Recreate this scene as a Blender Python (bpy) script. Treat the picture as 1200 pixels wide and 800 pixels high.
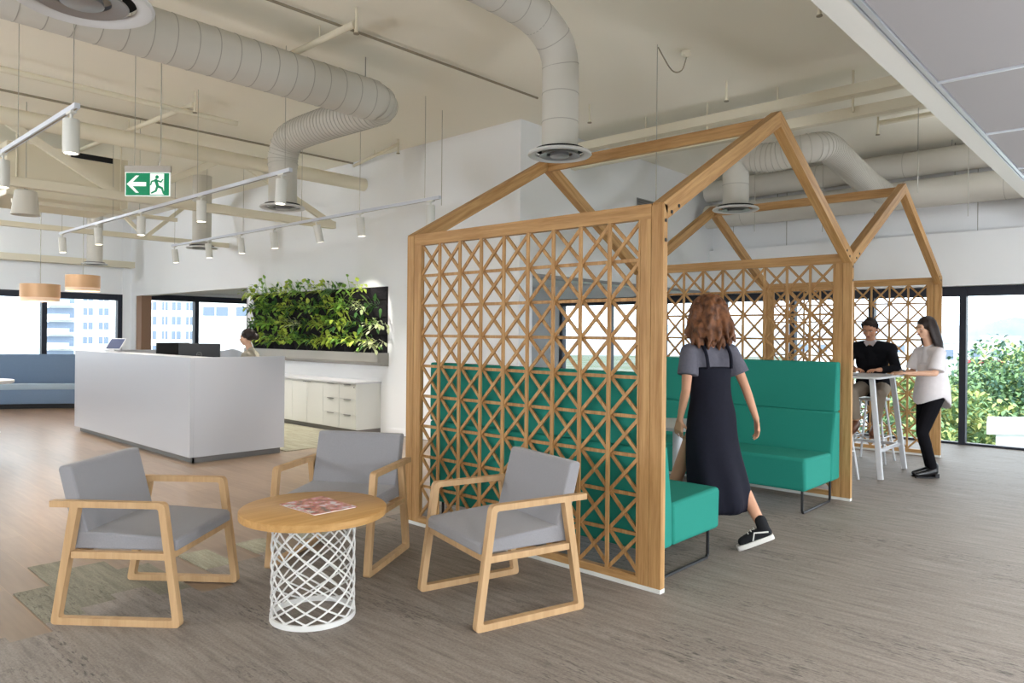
import bpy, bmesh, math, random
from math import sin, cos, pi, radians, atan2, sqrt, hypot
from mathutils import Vector, Matrix, Euler
S = bpy.context.scene
for o in list(bpy.data.objects): bpy.data.objects.remove(o)
C = S.collection

# ------------------------------------------------------------ camera, world, light, exposure
EYE = 1.45
TH = atan2(780, 850)
FW = Vector((cos(TH), sin(TH), 0)); RT = Vector((sin(TH), -cos(TH), 0))
cam_d = bpy.data.cameras.new('camera'); cam = bpy.data.objects.new('camera', cam_d); C.objects.link(cam)
cam_d.sensor_width = 36; cam_d.lens = 850/1200*36; cam_d.shift_y = -8/1200; cam_d.clip_end = 2000
cam.matrix_world = Matrix.Translation((0, 0, EYE)) @ Matrix.Rotation(TH-pi/2, 4, 'Z') @ Matrix.Rotation(pi/2, 4, 'X') @ Matrix.Rotation(0.0095, 4, 'Z')
S.camera = cam
S.view_settings.view_transform = 'Standard'; S.view_settings.look = 'None'
S.view_settings.gamma = 1; S.view_settings.use_curve_mapping = False
S.view_settings.exposure = 0.36

SKY = 4.6
w = bpy.data.worlds.new('world'); S.world = w; w.use_nodes = True
nt = w.node_tree; nt.nodes.clear()
tc = nt.nodes.new('ShaderNodeTexCoord'); sx = nt.nodes.new('ShaderNodeSeparateXYZ')
cr = nt.nodes.new('ShaderNodeValToRGB'); bg = nt.nodes.new('ShaderNodeBackground'); ow = nt.nodes.new('ShaderNodeOutputWorld')
cr.color_ramp.elements[0].position = 0.0; cr.color_ramp.elements[0].color = (.62, .72, .84, 1)
cr.color_ramp.elements[1].position = 0.10; cr.color_ramp.elements[1].color = (.86, .93, 1.0, 1)
nt.links.new(tc.outputs['Generated'], sx.inputs[0]); nt.links.new(sx.outputs['Z'], cr.inputs[0])
nt.links.new(cr.outputs[0], bg.inputs[0]); bg.inputs[1].default_value = SKY; nt.links.new(bg.outputs[0], ow.inputs[0])

LS = 1.25; XLW = -6.6
def area(name, loc, rot, sx_, sy_, power, col, portal=False):
    d = bpy.data.lights.new(name, 'AREA'); d.shape = 'RECTANGLE'; d.size = sx_; d.size_y = sy_
    d.energy = power*LS; d.color = col
    o = bpy.data.objects.new(name, d); C.objects.link(o); o.location = loc; o.rotation_euler = rot
    if portal: d.cycles.is_portal = True
    return o
area('window_portal', (11.40, 2.3, 1.08), (0, pi/2, 0), 2.16, 15.6, 1, (1, 1, 1), True)
area('window_portal', (0.2, 18.10, 1.2), (-pi/2, 0, 0), 13.0, 2.2, 1, (1, 1, 1), True)
area('window_portal', (8.0, 18.10, 1.2), (-pi/2, 0, 0), 3.0, 2.2, 1, (1, 1, 1), True)
area('window_portal', (2.0, -5.4, 1.2), (pi/2, 0, 0), 18.0, 2.4, 1, (1, 1, 1), True)

FILL_GLOBES = [(-2.3, 1.9, 1.7, 130, 'fill lamp left of the viewer on the carpet'), (-2.9, 6.0, 1.7, 260, 'fill lamp beyond the left picture edge beside the armchairs'),  # fill lamps added out of frame to raise the room's brightness
          (-1.6, 10.5, 3.4, 130, 'fill globe beyond the left picture edge level with the reception counter'), (1.3, 14.3, 3.4, 220, 'fill globe beyond the left picture edge near the banquette'),
          (3.2, -1.5, 1.1, 120, 'fill lamp under the tiled ceiling right of the viewer'), (6.6, -1.7, 1.1, 165, 'fill lamp under the tiled ceiling halfway to the window wall'),
          (9.3, 1.17, 3.3, 22, 'fill globe hung high at the tiled ceiling edge by the window wall'), (-1.4, -1.6, 1.3, 45, 'fill lamp under the tiled ceiling behind the viewer')]
FILL_GLOBE_COL = (.86, .92, 1)

# ------------------------------------------------------------ mesh helpers
def wloc(p):
    v = Vector((0, 0, 0))
    while p: v += p.location; p = p.parent
    return v
class MB:
    def __init__(s): s.v = []; s.f = []; s.m = []; s.mi = 0
    def add(s, vs, fs):
        b = len(s.v); s.v += [tuple(v) for v in vs]; s.f += [tuple(i+b for i in f) for f in fs]; s.m += [s.mi]*len(fs); return s
    def box(s, x0, x1, y0, y1, z0, z1):
        return s.add([(x, y, z) for x in (x0, x1) for y in (y0, y1) for z in (z0, z1)],
                     [(0,1,3,2),(4,6,7,5),(0,4,5,1),(2,3,7,6),(0,2,6,4),(1,5,7,3)])
    def beam(s, a, b, w_, h_, up=(0,0,1)):
        a = Vector(a); b = Vector(b); d = (b-a).normalized(); u = Vector(up)
        r = d.cross(u)
        if r.length < 1e-4: r = d.cross(Vector((1,0,0)))
        r.normalize(); u = r.cross(d).normalized()
        vs = [p + r*(i*w_/2) + u*(j*h_/2) for p in (a, b) for i in (-1,1) for j in (-1,1)]
        return s.add(vs, [(0,1,3,2),(4,6,7,5),(0,4,5,1),(2,3,7,6),(0,2,6,4),(1,5,7,3)])
    def rings(s, rs, cap=True, closed=False):
        n = len(rs[0]); vs = [v for r in rs for v in r]; fs = []
        m = len(rs)
        for i in range(m if closed else m-1):
            for j in range(n):
                a = i*n+j; b = i*n+(j+1) % n; k = (i+1) % m
                fs.append((a, b, k*n+(j+1) % n, k*n+j))
        if cap and not closed: fs.append(tuple(range(n-1, -1, -1))); fs.append(tuple((m-1)*n+j for j in range(n)))
        return s.add(vs, fs)
    def cone(s, a, b, r0, r1, n=16, caps=True):
        a = Vector(a); b = Vector(b); d = (b-a).normalized()
        u = d.orthogonal().normalized(); v = d.cross(u)
        return s.rings([[p + (u*cos(2*pi*j/n)+v*sin(2*pi*j/n))*r for j in range(n)] for p, r in ((a, r0), (b, r1))], caps)
    def tube(s, pts, r, n=10, closed=False, caps=True):
        pts = [Vector(p) for p in pts]; m = len(pts); rr = r if isinstance(r, (list, tuple)) else [r]*m
        rs = []; u = None
        for i, p in enumerate(pts):
            if closed: d = (pts[(i+1) % m]-pts[i-1])
            else: d = pts[min(i+1, m-1)]-pts[max(i-1, 0)]
            d.normalize()
            if u is None: u = d.orthogonal().normalized()
            else:
                u = (u - d*u.dot(d))
                u = d.orthogonal().normalized() if u.length < 1e-5 else u.normalized()
            v = d.cross(u); rs.append([p+(u*cos(2*pi*j/n)+v*sin(2*pi*j/n))*rr[i] for j in range(n)])
        return s.rings(rs, caps, closed)
    def lathe(s, prof, c=(0,0,0), n=32, cap=True):
        c = Vector(c)
        return s.rings([[c+Vector((r*cos(2*pi*j/n), r*sin(2*pi*j/n), z)) for j in range(n)] for r, z in prof], cap)
    def prism(s, poly, a, b, axis='z'):
        n = len(poly)
        def P(p, t): return {'z': (p[0], p[1], t), 'y': (p[0], t, p[1]), 'x': (t, p[0], p[1])}[axis]
        vs = [P(p, a) for p in poly]+[P(p, b) for p in poly]
        return s.add(vs, [tuple(range(n-1, -1, -1)), tuple(range(n, 2*n))]+[(i, (i+1) % n, n+(i+1) % n, n+i) for i in range(n)])
    def ell(s, c, r, n=14, m=9, M=None):
        c = Vector(c); rs = []
        for i in range(1, m):
            t = pi*i/m
            ring = [Vector((r[0]*sin(t)*cos(2*pi*j/n), r[1]*sin(t)*sin(2*pi*j/n), -r[2]*cos(t))) for j in range(n)]
            rs.append(ring)
        vs = [v for q in rs for v in q]+[Vector((0,0,-r[2])), Vector((0,0,r[2]))]; fs = []
        for i in range(len(rs)-1):
            for j in range(n): fs.append((i*n+j, i*n+(j+1) % n, (i+1)*n+(j+1) % n, (i+1)*n+j))
        b = len(rs)*n
        for j in range(n): fs.append((b, (j+1) % n, j)); fs.append((b+1, b-n+j, b-n+(j+1) % n))
        if M: vs = [M @ v for v in vs]
        return s.add([c+v for v in vs], fs)
    def capsule(s, a, b, r0, r1, n=12):
        a = Vector(a); b = Vector(b); d = b-a; L = d.length
        if L < 1e-6: return s.ell(a, (r0, r0, r0), n, 8)
        d.normalize(); u = d.orthogonal().normalized(); v = d.cross(u); prof = []
        for k in (-80, -50, -25, 0): prof.append((a+d*r0*sin(radians(k)), r0*cos(radians(k))))
        for k in (0, 25, 50, 80): prof.append((b+d*r1*sin(radians(k)), r1*cos(radians(k))))
        return s.rings([[p+(u*cos(2*pi*j/n)+v*sin(2*pi*j/n))*r for j in range(n)] for p, r in prof])
    def chain(s, pts, rs, n=12):
        for i in range(len(pts)-1): s.capsule(pts[i], pts[i+1], rs[i], rs[i+1], n)
        return s
    def xf(s, M, i0=0):
        s.v = s.v[:i0]+[tuple(M @ Vector(v)) for v in s.v[i0:]]; return s
    def build(s, name, mat, parent=None, bevel=0, smooth=False, seg=2, origin=None):
        off = wloc(parent) if parent else Vector((0,0,0))
        if parent is None and s.v:
            if origin is None:
                xs = [v[0] for v in s.v]; ys = [v[1] for v in s.v]; zs = [v[2] for v in s.v]
                origin = ((min(xs)+max(xs))/2, (min(ys)+max(ys))/2, min(zs))
            off = Vector(origin)
        me = bpy.data.meshes.new(name); me.from_pydata([tuple(Vector(v)-off) for v in s.v], [], s.f); me.update()
        bm = bmesh.new(); bm.from_mesh(me); bmesh.ops.recalc_face_normals(bm, faces=bm.faces); bm.to_mesh(me); bm.free()
        mats = mat if isinstance(mat, (list, tuple)) else [mat]
        for m_ in mats: me.materials.append(m_)
        if len(mats) > 1: me.polygons.foreach_set('material_index', s.m)
        o = bpy.data.objects.new(name, me); C.objects.link(o)
        if parent: o.parent = parent
        else: o.location = off
        if smooth:
            me.polygons.foreach_set('use_smooth', [True]*len(me.polygons))
            try: me.set_sharp_from_angle(angle=radians(40))
            except Exception: pass
        if bevel:
            b = o.modifiers.new('bevel', 'BEVEL'); b.width = bevel; b.segments = seg; b.limit_method = 'ANGLE'; b.angle_limit = radians(40)
            b.harden_normals = False
        return o
def remesh(o, vox=.006, sm=3):
    m = o.modifiers.new('remesh', 'REMESH'); m.mode = 'VOXEL'; m.voxel_size = vox; m.use_smooth_shade = True
    if sm: q = o.modifiers.new('smooth', 'SMOOTH'); q.iterations = sm; q.factor = .5
    return o
def thing(name, label, cat, loc=(0,0,0), group=None):
    o = bpy.data.objects.new(name, None); C.objects.link(o); o.empty_display_size = .1
    o.location = loc; o['label'] = label; o['category'] = cat
    if group: o['group'] = group
    return o
def tag(o, label, cat, group=None):
    o['label'] = label; o['category'] = cat
    if group: o['group'] = group
    return o
def struct(o): o['kind'] = 'structure'; return o
def copy_tree(o, parent=None):
    c = o.copy(); C.objects.link(c); c.parent = parent
    for ch in list(o.children): copy_tree(ch, c)
    return c
def smooth_path(pts, n=6):
    P = [Vector(p) for p in pts]; out = []
    for i in range(len(P)-1):
        p0 = P[max(i-1, 0)]; p1 = P[i]; p2 = P[i+1]; p3 = P[min(i+2, len(P)-1)]
        for k in range(n):
            t = k/n
            out.append(.5*((2*p1)+(p2-p0)*t+(2*p0-5*p1+4*p2-p3)*t*t+(3*p1-p0-3*p2+p3)*t**3))
    out.append(P[-1]); return out

# ------------------------------------------------------------ materials
def lin(c):
    return tuple(((x/255)/12.92 if x/255 <= .04045 else ((x/255+.055)/1.055)**2.4) for x in c)
def mat(name, rgb, rough=.6, spec=.3, metal=0, noise=0, nscale=8, bump=0, bscale=200, stretch=(1,1,1), rgb2=None, emit=None, estr=0, sheen=0, coat=0):
    m = bpy.data.materials.new(name); m.use_nodes = True; N = m.node_tree.nodes; L = m.node_tree.links
    b = N['Principled BSDF']; c = lin(rgb)
    b.inputs['Base Color'].default_value = (*c, 1); b.inputs['Roughness'].default_value = rough
    b.inputs['Specular IOR Level'].default_value = spec; b.inputs['Metallic'].default_value = metal
    if sheen: b.inputs['Sheen Weight'].default_value = sheen
    if coat: b.inputs['Coat Weight'].default_value = coat
    if emit: b.inputs['Emission Color'].default_value = (*lin(emit), 1); b.inputs['Emission Strength'].default_value = estr
    tc = N.new('ShaderNodeTexCoord'); mp = N.new('ShaderNodeMapping'); mp.inputs['Scale'].default_value = stretch
    L.new(tc.outputs['Object'], mp.inputs[0])
    if noise or rgb2:
        n = N.new('ShaderNodeTexNoise'); n.inputs['Scale'].default_value = nscale; n.inputs['Detail'].default_value = 5
        L.new(mp.outputs[0], n.inputs['Vector'])
        r = N.new('ShaderNodeValToRGB'); L.new(n.outputs[0], r.inputs[0])
        c2 = lin(rgb2) if rgb2 else tuple(x*(1-noise) for x in c)
        r.color_ramp.elements[0].position = .35; r.color_ramp.elements[1].position = .65
        r.color_ramp.elements[0].color = (*c2, 1); r.color_ramp.elements[1].color = (*c, 1)
        L.new(r.outputs[0], b.inputs['Base Color'])
    if bump:
        n = N.new('ShaderNodeTexNoise'); n.inputs['Scale'].default_value = bscale; L.new(mp.outputs[0], n.inputs['Vector'])
        bp = N.new('ShaderNodeBump'); bp.inputs['Strength'].default_value = bump; bp.inputs['Distance'].default_value = .004
        L.new(n.outputs[0], bp.inputs['Height']); L.new(bp.outputs[0], b.inputs['Normal'])
    return m
def wood(name, a, b_, axis, rough=.5, sc=1.0, spec=.3):
    m = bpy.data.materials.new(name); m.use_nodes = True; N = m.node_tree.nodes; L = m.node_tree.links
    b = N['Principled BSDF']; b.inputs['Roughness'].default_value = rough; b.inputs['Specular IOR Level'].default_value = spec
    tc = N.new('ShaderNodeTexCoord'); mp = N.new('ShaderNodeMapping')
    s = [22*sc]*3; s['xyz'.index(axis)] = 1.1*sc; mp.inputs['Scale'].default_value = s
    L.new(tc.outputs['Object'], mp.inputs[0])
    n = N.new('ShaderNodeTexNoise'); n.inputs['Scale'].default_value = 1.6; n.inputs['Detail'].default_value = 6; n.inputs['Distortion'].default_value = .6
    n2 = N.new('ShaderNodeTexNoise'); n2.inputs['Scale'].default_value = 9; n2.inputs['Detail'].default_value = 3
    L.new(mp.outputs[0], n.inputs['Vector']); L.new(mp.outputs[0], n2.inputs['Vector'])
    mx = N.new('ShaderNodeMath'); mx.operation = 'MULTIPLY_ADD'; mx.inputs[1].default_value = .3
    L.new(n2.outputs[0], mx.inputs[0]); 
    m3 = N.new('ShaderNodeMath'); m3.operation = 'MULTIPLY'; m3.inputs[1].default_value = .75; L.new(n.outputs[0], m3.inputs[0]); L.new(m3.outputs[0], mx.inputs[2])
    r = N.new('ShaderNodeValToRGB'); L.new(mx.outputs[0], r.inputs[0])
    r.color_ramp.elements[0].position = .38; r.color_ramp.elements[1].position = .66
    r.color_ramp.elements[0].color = (*lin(b_), 1); r.color_ramp.elements[1].color = (*lin(a), 1)
    L.new(r.outputs[0], b.inputs['Base Color'])
    return m
PINE = {a: wood('pine_'+a, (196, 154, 102), (162, 118, 70), a) for a in 'xyz'}
ASH = {a: wood('ash_'+a, (218, 186, 146), (190, 152, 108), a) for a in 'xyz'}
ASHC = wood('ash_chair', (200, 164, 122), (184, 148, 106), 'z', sc=.5)
M_top = wood('table_veneer', (198, 154, 98), (180, 136, 80), 'x', .4)
M_white = mat('white_paint', (225, 224, 218), .7, .2)
M_wall = mat('wall_paint', (243, 244, 245), .85, .1)
M_ceil = mat('ceiling_paint', (244, 239, 224), .9, .1)
M_steelpaint = mat('painted_steelwork', (226, 218, 196), .6, .3)
M_duct = mat('white_duct_fabric', (204, 200, 190), .6, .3)
M_ductdark = mat('duct_seam', (170, 166, 156), .7)
M_tile = mat('ceiling_tile', (172, 169, 170), .9, .1)
M_alu = mat('brushed_aluminium', (225, 228, 235), .35, .5, .6)
M_dark = mat('dark_window_frame', (38, 42, 54), .5, .4)
M_black = mat('black_metal', (26, 26, 28), .45, .4)
M_fab = mat('grey_fabric', (154, 152, 155), .95, .1, noise=.18, nscale=420, bump=.5, bscale=500, sheen=.3)
M_teal = mat('teal_upholstery', (40, 138, 122), .8, .2, noise=.1, nscale=300, bump=.2, bscale=400)
M_lam = mat('white_laminate', (204, 204, 206), .35, .4)
M_desk = mat('desk_laminate', (190, 190, 194), .32, .4)
M_kick = mat('kickboard', (120, 116, 112), .4, .4, .3)
M_cab = mat('cabinet_laminate', (212, 212, 206), .4, .4)
M_copper = mat('copper_shade', (196, 156, 118), .35, .5, .35, emit=(225, 180, 135), estr=.1)
M_coppertrim = mat('pale_copper_diffuser', (215, 190, 165), .5, .4, 0, emit=(230, 200, 170), estr=.25)
M_felt = mat('black_felt_pocket', (46, 44, 46), .95, .1, noise=.3, nscale=30, bump=.6, bscale=60)
M_tray = mat('grey_metal_tray', (150, 146, 138), .5, .4, .2)
M_leaf = [mat('leaf_lime', (206, 226, 96), .5, .4, noise=.3, nscale=20), mat('leaf_mid', (140, 186, 78), .5, .4, noise=.3, nscale=20),
          mat('leaf_dark', (74, 122, 58), .45, .5, noise=.3, nscale=20), mat('leaf_pale', (226, 234, 180), .5, .4, noise=.4, nscale=60)]
M_emit = mat('lamp_glow', (255, 250, 235), .5, emit=(255, 244, 222), estr=6)
M_emit_panel = mat('fill_panel_glow', (255, 252, 245), .5, emit=(255, 250, 240), estr=7)  # glow of the added fill panels
M_globe = mat('fill_globe_glow', (250, 248, 240), .4, emit=(255, 244, 226), estr=6)  # glow of the added fill globes
M_sil = mat('diffuser_ring', (150, 150, 152), .3, .5, .5)
M_silw = mat('diffuser_flange', (215, 215, 215), .45, .4)
M_void = mat('diffuser_gap', (28, 28, 30), .7)
M_wire = mat('white_wire', (228, 226, 222), .4, .4)
M_rod = mat('suspension_wire', (176, 172, 160), .5, .4, .3)
M_skin = mat('skin', (205, 152, 122), .55, .3); M_skin2 = mat('skin_fair', (222, 176, 148), .55, .3)
M_seam = mat('upholstery_seam', (18, 70, 60), .9)
def glassmat():
    m = bpy.data.materials.new('window_glass'); m.use_nodes = True; N = m.node_tree.nodes; L = m.node_tree.links
    N.clear(); o = N.new('ShaderNodeOutputMaterial'); mx = N.new('ShaderNodeMixShader'); t = N.new('ShaderNodeBsdfTransparent'); g = N.new('ShaderNodeBsdfGlossy')
    g.inputs['Roughness'].default_value = .02; t.inputs[0].default_value = (.95, .97, .97, 1)
    f = N.new('ShaderNodeFresnel'); f.inputs[0].default_value = 1.25
    L.new(f.outputs[0], mx.inputs[0]); L.new(t.outputs[0], mx.inputs[1]); L.new(g.outputs[0], mx.inputs[2]); L.new(mx.outputs[0], o.inputs[0]); return m
M_glass = glassmat()
def carpetmat(name, cols, rough=1.0, seed=0):
    m = bpy.data.materials.new(name); m.use_nodes = True; N = m.node_tree.nodes; L = m.node_tree.links
    b = N['Principled BSDF']; b.inputs['Roughness'].default_value = rough; b.inputs['Specular IOR Level'].default_value = .3
    geo = N.new('ShaderNodeNewGeometry')
    def nz(sx, sy, sc, det=4):
        mp = N.new('ShaderNodeMapping'); mp.inputs['Scale'].default_value = (sx, sy, 1); mp.inputs['Location'].default_value = (seed, seed*.7, 0)
        L.new(geo.outputs['Position'], mp.inputs[0]); n = N.new('ShaderNodeTexNoise'); n.inputs['Scale'].default_value = sc; n.inputs['Detail'].default_value = det
        n.inputs['Roughness'].default_value = .65
        L.new(mp.outputs[0], n.inputs['Vector']); return n
    n1 = nz(20, 1.6, 1.4, 6); n2 = nz(70, 40, 1.6, 5); n3 = nz(2.2, .5, 1.0, 2); n4 = nz(70, 12, 1.0, 4)
    r1 = N.new('ShaderNodeValToRGB'); L.new(n1.outputs[0], r1.inputs[0])
    e = r1.color_ramp.elements; e[0].position = .3; e[0].color = (*lin(cols[0]), 1); e[1].position = .72; e[1].color = (*lin(cols[2]), 1)
    q = e.new(.5); q.color = (*lin(cols[1]), 1)
    r2 = N.new('ShaderNodeValToRGB'); L.new(n2.outputs[0], r2.inputs[0]); r2.color_ramp.elements[0].position = .3; r2.color_ramp.elements[1].position = .6
    r2.color_ramp.elements[0].color = (.62, .61, .60, 1)
    mx = N.new('ShaderNodeMix'); mx.data_type = 'RGBA'; mx.blend_type = 'MULTIPLY'; mx.inputs[0].default_value = .8
    L.new(r1.outputs[0], mx.inputs[6]); L.new(r2.outputs[0], mx.inputs[7])
    r4 = N.new('ShaderNodeValToRGB'); L.new(n4.outputs[0], r4.inputs[0]); r4.color_ramp.elements[0].position = .54; r4.color_ramp.elements[1].position = .62
    r5 = N.new('ShaderNodeValToRGB'); L.new(n3.outputs[0], r5.inputs[0]); r5.color_ramp.elements[0].position = .48; r5.color_ramp.elements[1].position = .62
    mm = N.new('ShaderNodeMath'); mm.operation = 'MULTIPLY'; L.new(r4.outputs[0], mm.inputs[0]); L.new(r5.outputs[0], mm.inputs[1])
    m5 = N.new('ShaderNodeMath'); m5.operation = 'MULTIPLY'; m5.inputs[1].default_value = .75; L.new(mm.outputs[0], m5.inputs[0])
    mx2 = N.new('ShaderNodeMix'); mx2.data_type = 'RGBA'; L.new(m5.outputs[0], mx2.inputs[0]); L.new(mx.outputs[2], mx2.inputs[6]); mx2.inputs[7].default_value = (*lin(cols[3]), 1)
    L.new(mx2.outputs[2], b.inputs['Base Color'])
    bp = N.new('ShaderNodeBump'); bp.inputs['Strength'].default_value = .4; bp.inputs['Distance'].default_value = .004
    L.new(n2.outputs[0], bp.inputs['Height']); L.new(bp.outputs[0], b.inputs['Normal'])
    return m
M_carpet = carpetmat('streaked_carpet', [(122, 113, 105), (144, 134, 125), (162, 152, 142), (52, 49, 47)], rough=.6)
M_carpet2 = carpetmat('light_olive_carpet', [(118, 113, 99), (136, 131, 115), (152, 147, 130), (66, 62, 55)], seed=7)
M_carpet3 = carpetmat('pale_cream_carpet', [(140, 136, 118), (166, 162, 142), (186, 182, 162), (112, 108, 92)], seed=3)
def plankmat():
    m = bpy.data.materials.new('oak_vinyl_plank'); m.use_nodes = True; N = m.node_tree.nodes; L = m.node_tree.links
    b = N['Principled BSDF']; b.inputs['Roughness'].default_value = .30; b.inputs['Specular IOR Level'].default_value = .5
    geo = N.new('ShaderNodeNewGeometry'); mp = N.new('ShaderNodeMapping'); mp.inputs['Rotation'].default_value = (0, 0, pi/2)
    L.new(geo.outputs['Position'], mp.inputs[0]); br = N.new('ShaderNodeTexBrick'); L.new(mp.outputs[0], br.inputs['Vector'])
    br.inputs['Scale'].default_value = 1; br.inputs['Brick Width'].default_value = 1.2; br.inputs['Row Height'].default_value = .18
    br.inputs['Mortar Size'].default_value = .0015; br.inputs['Color1'].default_value = (*lin((146, 124, 103)), 1); br.inputs['Color2'].default_value = (*lin((132, 111, 90)), 1)
    br.inputs['Mortar'].default_value = (*lin((160, 130, 100)), 1)
    m2 = N.new('ShaderNodeMapping'); m2.inputs['Scale'].default_value = (14, 1.2, 1); L.new(geo.outputs['Position'], m2.inputs[0])
    n = N.new('ShaderNodeTexNoise'); n.inputs['Scale'].default_value = 2; n.inputs['Detail'].default_value = 6; L.new(m2.outputs[0], n.inputs['Vector'])
    r = N.new('ShaderNodeValToRGB'); L.new(n.outputs[0], r.inputs[0]); r.color_ramp.elements[0].position = .3; r.color_ramp.elements[1].position = .65; r.color_ramp.elements[0].color = (.72, .70, .68, 1)
    mx = N.new('ShaderNodeMix'); mx.data_type = 'RGBA'; mx.blend_type = 'MULTIPLY'; mx.inputs[0].default_value = .7
    L.new(br.outputs[0], mx.inputs[6]); L.new(r.outputs[0], mx.inputs[7]); L.new(mx.outputs[2], b.inputs['Base Color']); return m
M_plank = plankmat()
# ------------------------------------------------------------ room shell
WX = 11.46; PX = 6.52; CZ = 4.06; YF = 18.2; XL = -6.6; YB = -5.5
struct(MB().box(XL-.2, WX+.2, YB-.2, YF+.3, -.25, 0).build('floor', M_plank))
# carpet tiles laid over the boards, stepped edge
cp = MB(); T = .006
def carpet(x0, x1, y0, y1): cp.box(x0, x1, y0, y1, 0.0005, T)
carpet(XL, .91, YB, 3.25); carpet(XL, .55, 3.25, 3.9); carpet(.91, 1.09, YB, 3.965); carpet(.55, .91, 3.25, 4.05)
for x0, x1, y1 in ((1.09, 1.27, 4.1), (1.27, 1.45, 4.2), (1.45, 1.63, 4.30), (1.63, 1.81, 4.1), (1.81, 2.0, 3.97), (2.0, 2.19, 4.34), (2.19, 2.38, 4.35), (2.38, 2.58, 4.42), (2.58, 2.78, 4.2), (2.78, 3.16, 4.5), (3.16, 3.56, 4.45), (3.56, 6.5, 4.6), (6.5, WX, 14.0)):
    carpet(x0, x1, YB, y1)
struct(cp.build('trim_1', M_carpet))
cp = MB()
for x0, x1, y0, y1 in ((1.09, 1.27, 4.1, 4.69), (1.27, 1.45, 4.2, 5.15), (1.45, 1.63, 4.3, 4.95), (1.63, 1.81, 4.1, 4.72)): carpet(x0, x1, y0, y1)
struct(cp.build('trim_2', M_carpet2))
cp = MB()
for x0, x1, y0, y1 in ((2.0, 2.19, 4.34, 4.75), (2.38, 2.58, 4.42, 4.73), (2.78, 2.97, 4.5, 4.95), (4.66, 5.16, 7.99, 12.5), (5.16, 6.1, 8.05, 12.5)): carpet(x0, x1, y0, y1)
struct(cp.build('trim_3', M_carpet3))
struct(MB().box(XL-.2, WX+.2, YB-.2, YF+.3, CZ, CZ+.2).build('ceiling', M_ceil))
# reception wall: solid Y 5.87..12.57, header above the opening to Y 17.6, then pier to the far wall
wl = MB().prism([(5.87, 0), (12.57, 0), (12.57, 2.27), (17.9, 2.27), (17.9, 0), (YF, 0), (YF, CZ), (5.87, CZ)], PX, PX+.24, 'x')
struct(wl.build('wall_reception', M_wall))
# side header from the reception wall to the window wall and the low ceiling behind it
struct(MB().box(PX+.24, WX, 5.87, 5.99, 2.21, CZ).build('wall_side', M_wall))
struct(MB().box(PX+.24, WX, 5.99, YF, 2.42, 2.5).build('ceiling_low', M_wall))
struct(MB().box(PX+.24, WX, 5.86, 5.99, 2.165, 2.21).build('trim_4', M_sil))
struct(MB().box(PX-.005, PX+.25, 12.575, 12.60, 0, 2.27).build('trim_5', mat('grey_reveal', (168, 164, 170), .6)))
struct(MB().box(PX-.01, PX+.26, 5.86, 5.869, 0, .09).box(PX-.012, PX, 5.87, 8.5, 0, .09).build('baseboard_reception', M_wall))
# right window wall
struct(MB().box(WX, WX+.2, YB, YF, 2.9, CZ).build('wall_right', M_wall))
struct(MB().box(WX-.12, WX+.2, YB, YF, 2.17, 2.9).box(WX, WX+.2, 9.23, YF, 0, 2.17).build('wall_bulkhead', M_wall))
jt = MB()
for y in (-.5, .75, 2.0, 3.3, 4.6, 5.5): jt.box(WX-.004, WX, y-.004, y+.004, 2.9, CZ)
struct(jt.build('trim_6', M_ductdark))
def window_x(x, ys, z1, nm, inside):
    f = MB(); f.box(x, x+.1, ys[0], ys[-1], z1-.13, z1); f.box(x, x+.1, ys[0], ys[-1], 0, .035)
    for y in ys[1:-1]+[ys[0], ys[-1]]: f.box(x-.01, x+.11, y-.04, y+.04, 0, z1)
    fo = struct(f.build(nm, M_dark))
    for a, b in zip(ys[:-1], ys[1:]):
        MB().box(x+.045, x+.055, a+.04, b-.04, .035, z1-.13).build('window_pane', M_glass, fo)
    return fo
ysr = [round(2.163+1.1675*k, 3) for k in range(-6, 7)]
window_x(WX, ysr, 2.165, 'window_1', -1)
# far wall with a window band
struct(MB().box(XL, PX, YF, YF+.25, 2.30, CZ).box(XL, PX, YF, YF+.25, 0, .3).box(6.33, 6.75, YF-.02, YF+.25, 0, CZ).box(PX, WX, YF, YF+.25, 2.34, CZ).box(PX, WX, YF, YF+.25, 0, .3)
       .box(9.7, WX, YF, YF+.25, 0, 2.4).build('wall_far', M_wall))
struct(MB().box(XL, PX, YF-.25, YF, 2.92, 3.06).build('trim_7', M_steelpaint))
def window_y(xs, z0, z1, nm):
    f = MB(); f.box(xs[0], xs[-1], YF-.02, YF+.1, z1-.14, z1); f.box(xs[0], xs[-1], YF, YF+.1, z0, z0+.04)
    for x in xs: f.box(x-.05, x+.05, YF-.03, YF+.12, z0, z1)
    fo = struct(f.build(nm, M_dark))
    for a, b in zip(xs[:-1], xs[1:]): MB().box(a+.05, b-.05, YF+.045, YF+.055, z0+.04, z1-.14).build('window_pane', M_glass, fo)
window_y([-6.4, -4.7, -3.1, -1.5, .08, 1.65, 3.2, 4.75, 6.28], .3, 2.30, 'window_2')
window_y([6.80, 8.08, 9.65], .3, 2.34, 'window_3')
struct(MB().box(PX+.02, PX+.24, 17.6, 17.9, 0, 2.27).build('trim_8', mat('brown_column', (150, 118, 96), .6)))
# left wall and the window wall behind the camera
struct(MB().box(XL-.2, XL, YB, YF, 0, CZ).build('wall_left', M_wall))
bw = MB().box(XL, WX, YB-.2, YB, 2.55, CZ); 
struct(bw.build('wall_back', M_wall))
fb = MB()
for k in range(0, 13): x = XL+.05+k*1.5; fb.box(x-.04, x+.04, YB-.14, YB-.04, 0, 2.55)
fb.box(XL, WX, YB-.14, YB-.04, 2.42, 2.55).box(XL, WX, YB-.14, YB-.04, 0, .06)
fo = struct(fb.build('window_4', M_dark)); MB().box(XL, WX, YB-.10, YB-.09, .06, 2.42).build('window_pane', M_glass, fo)
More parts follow.
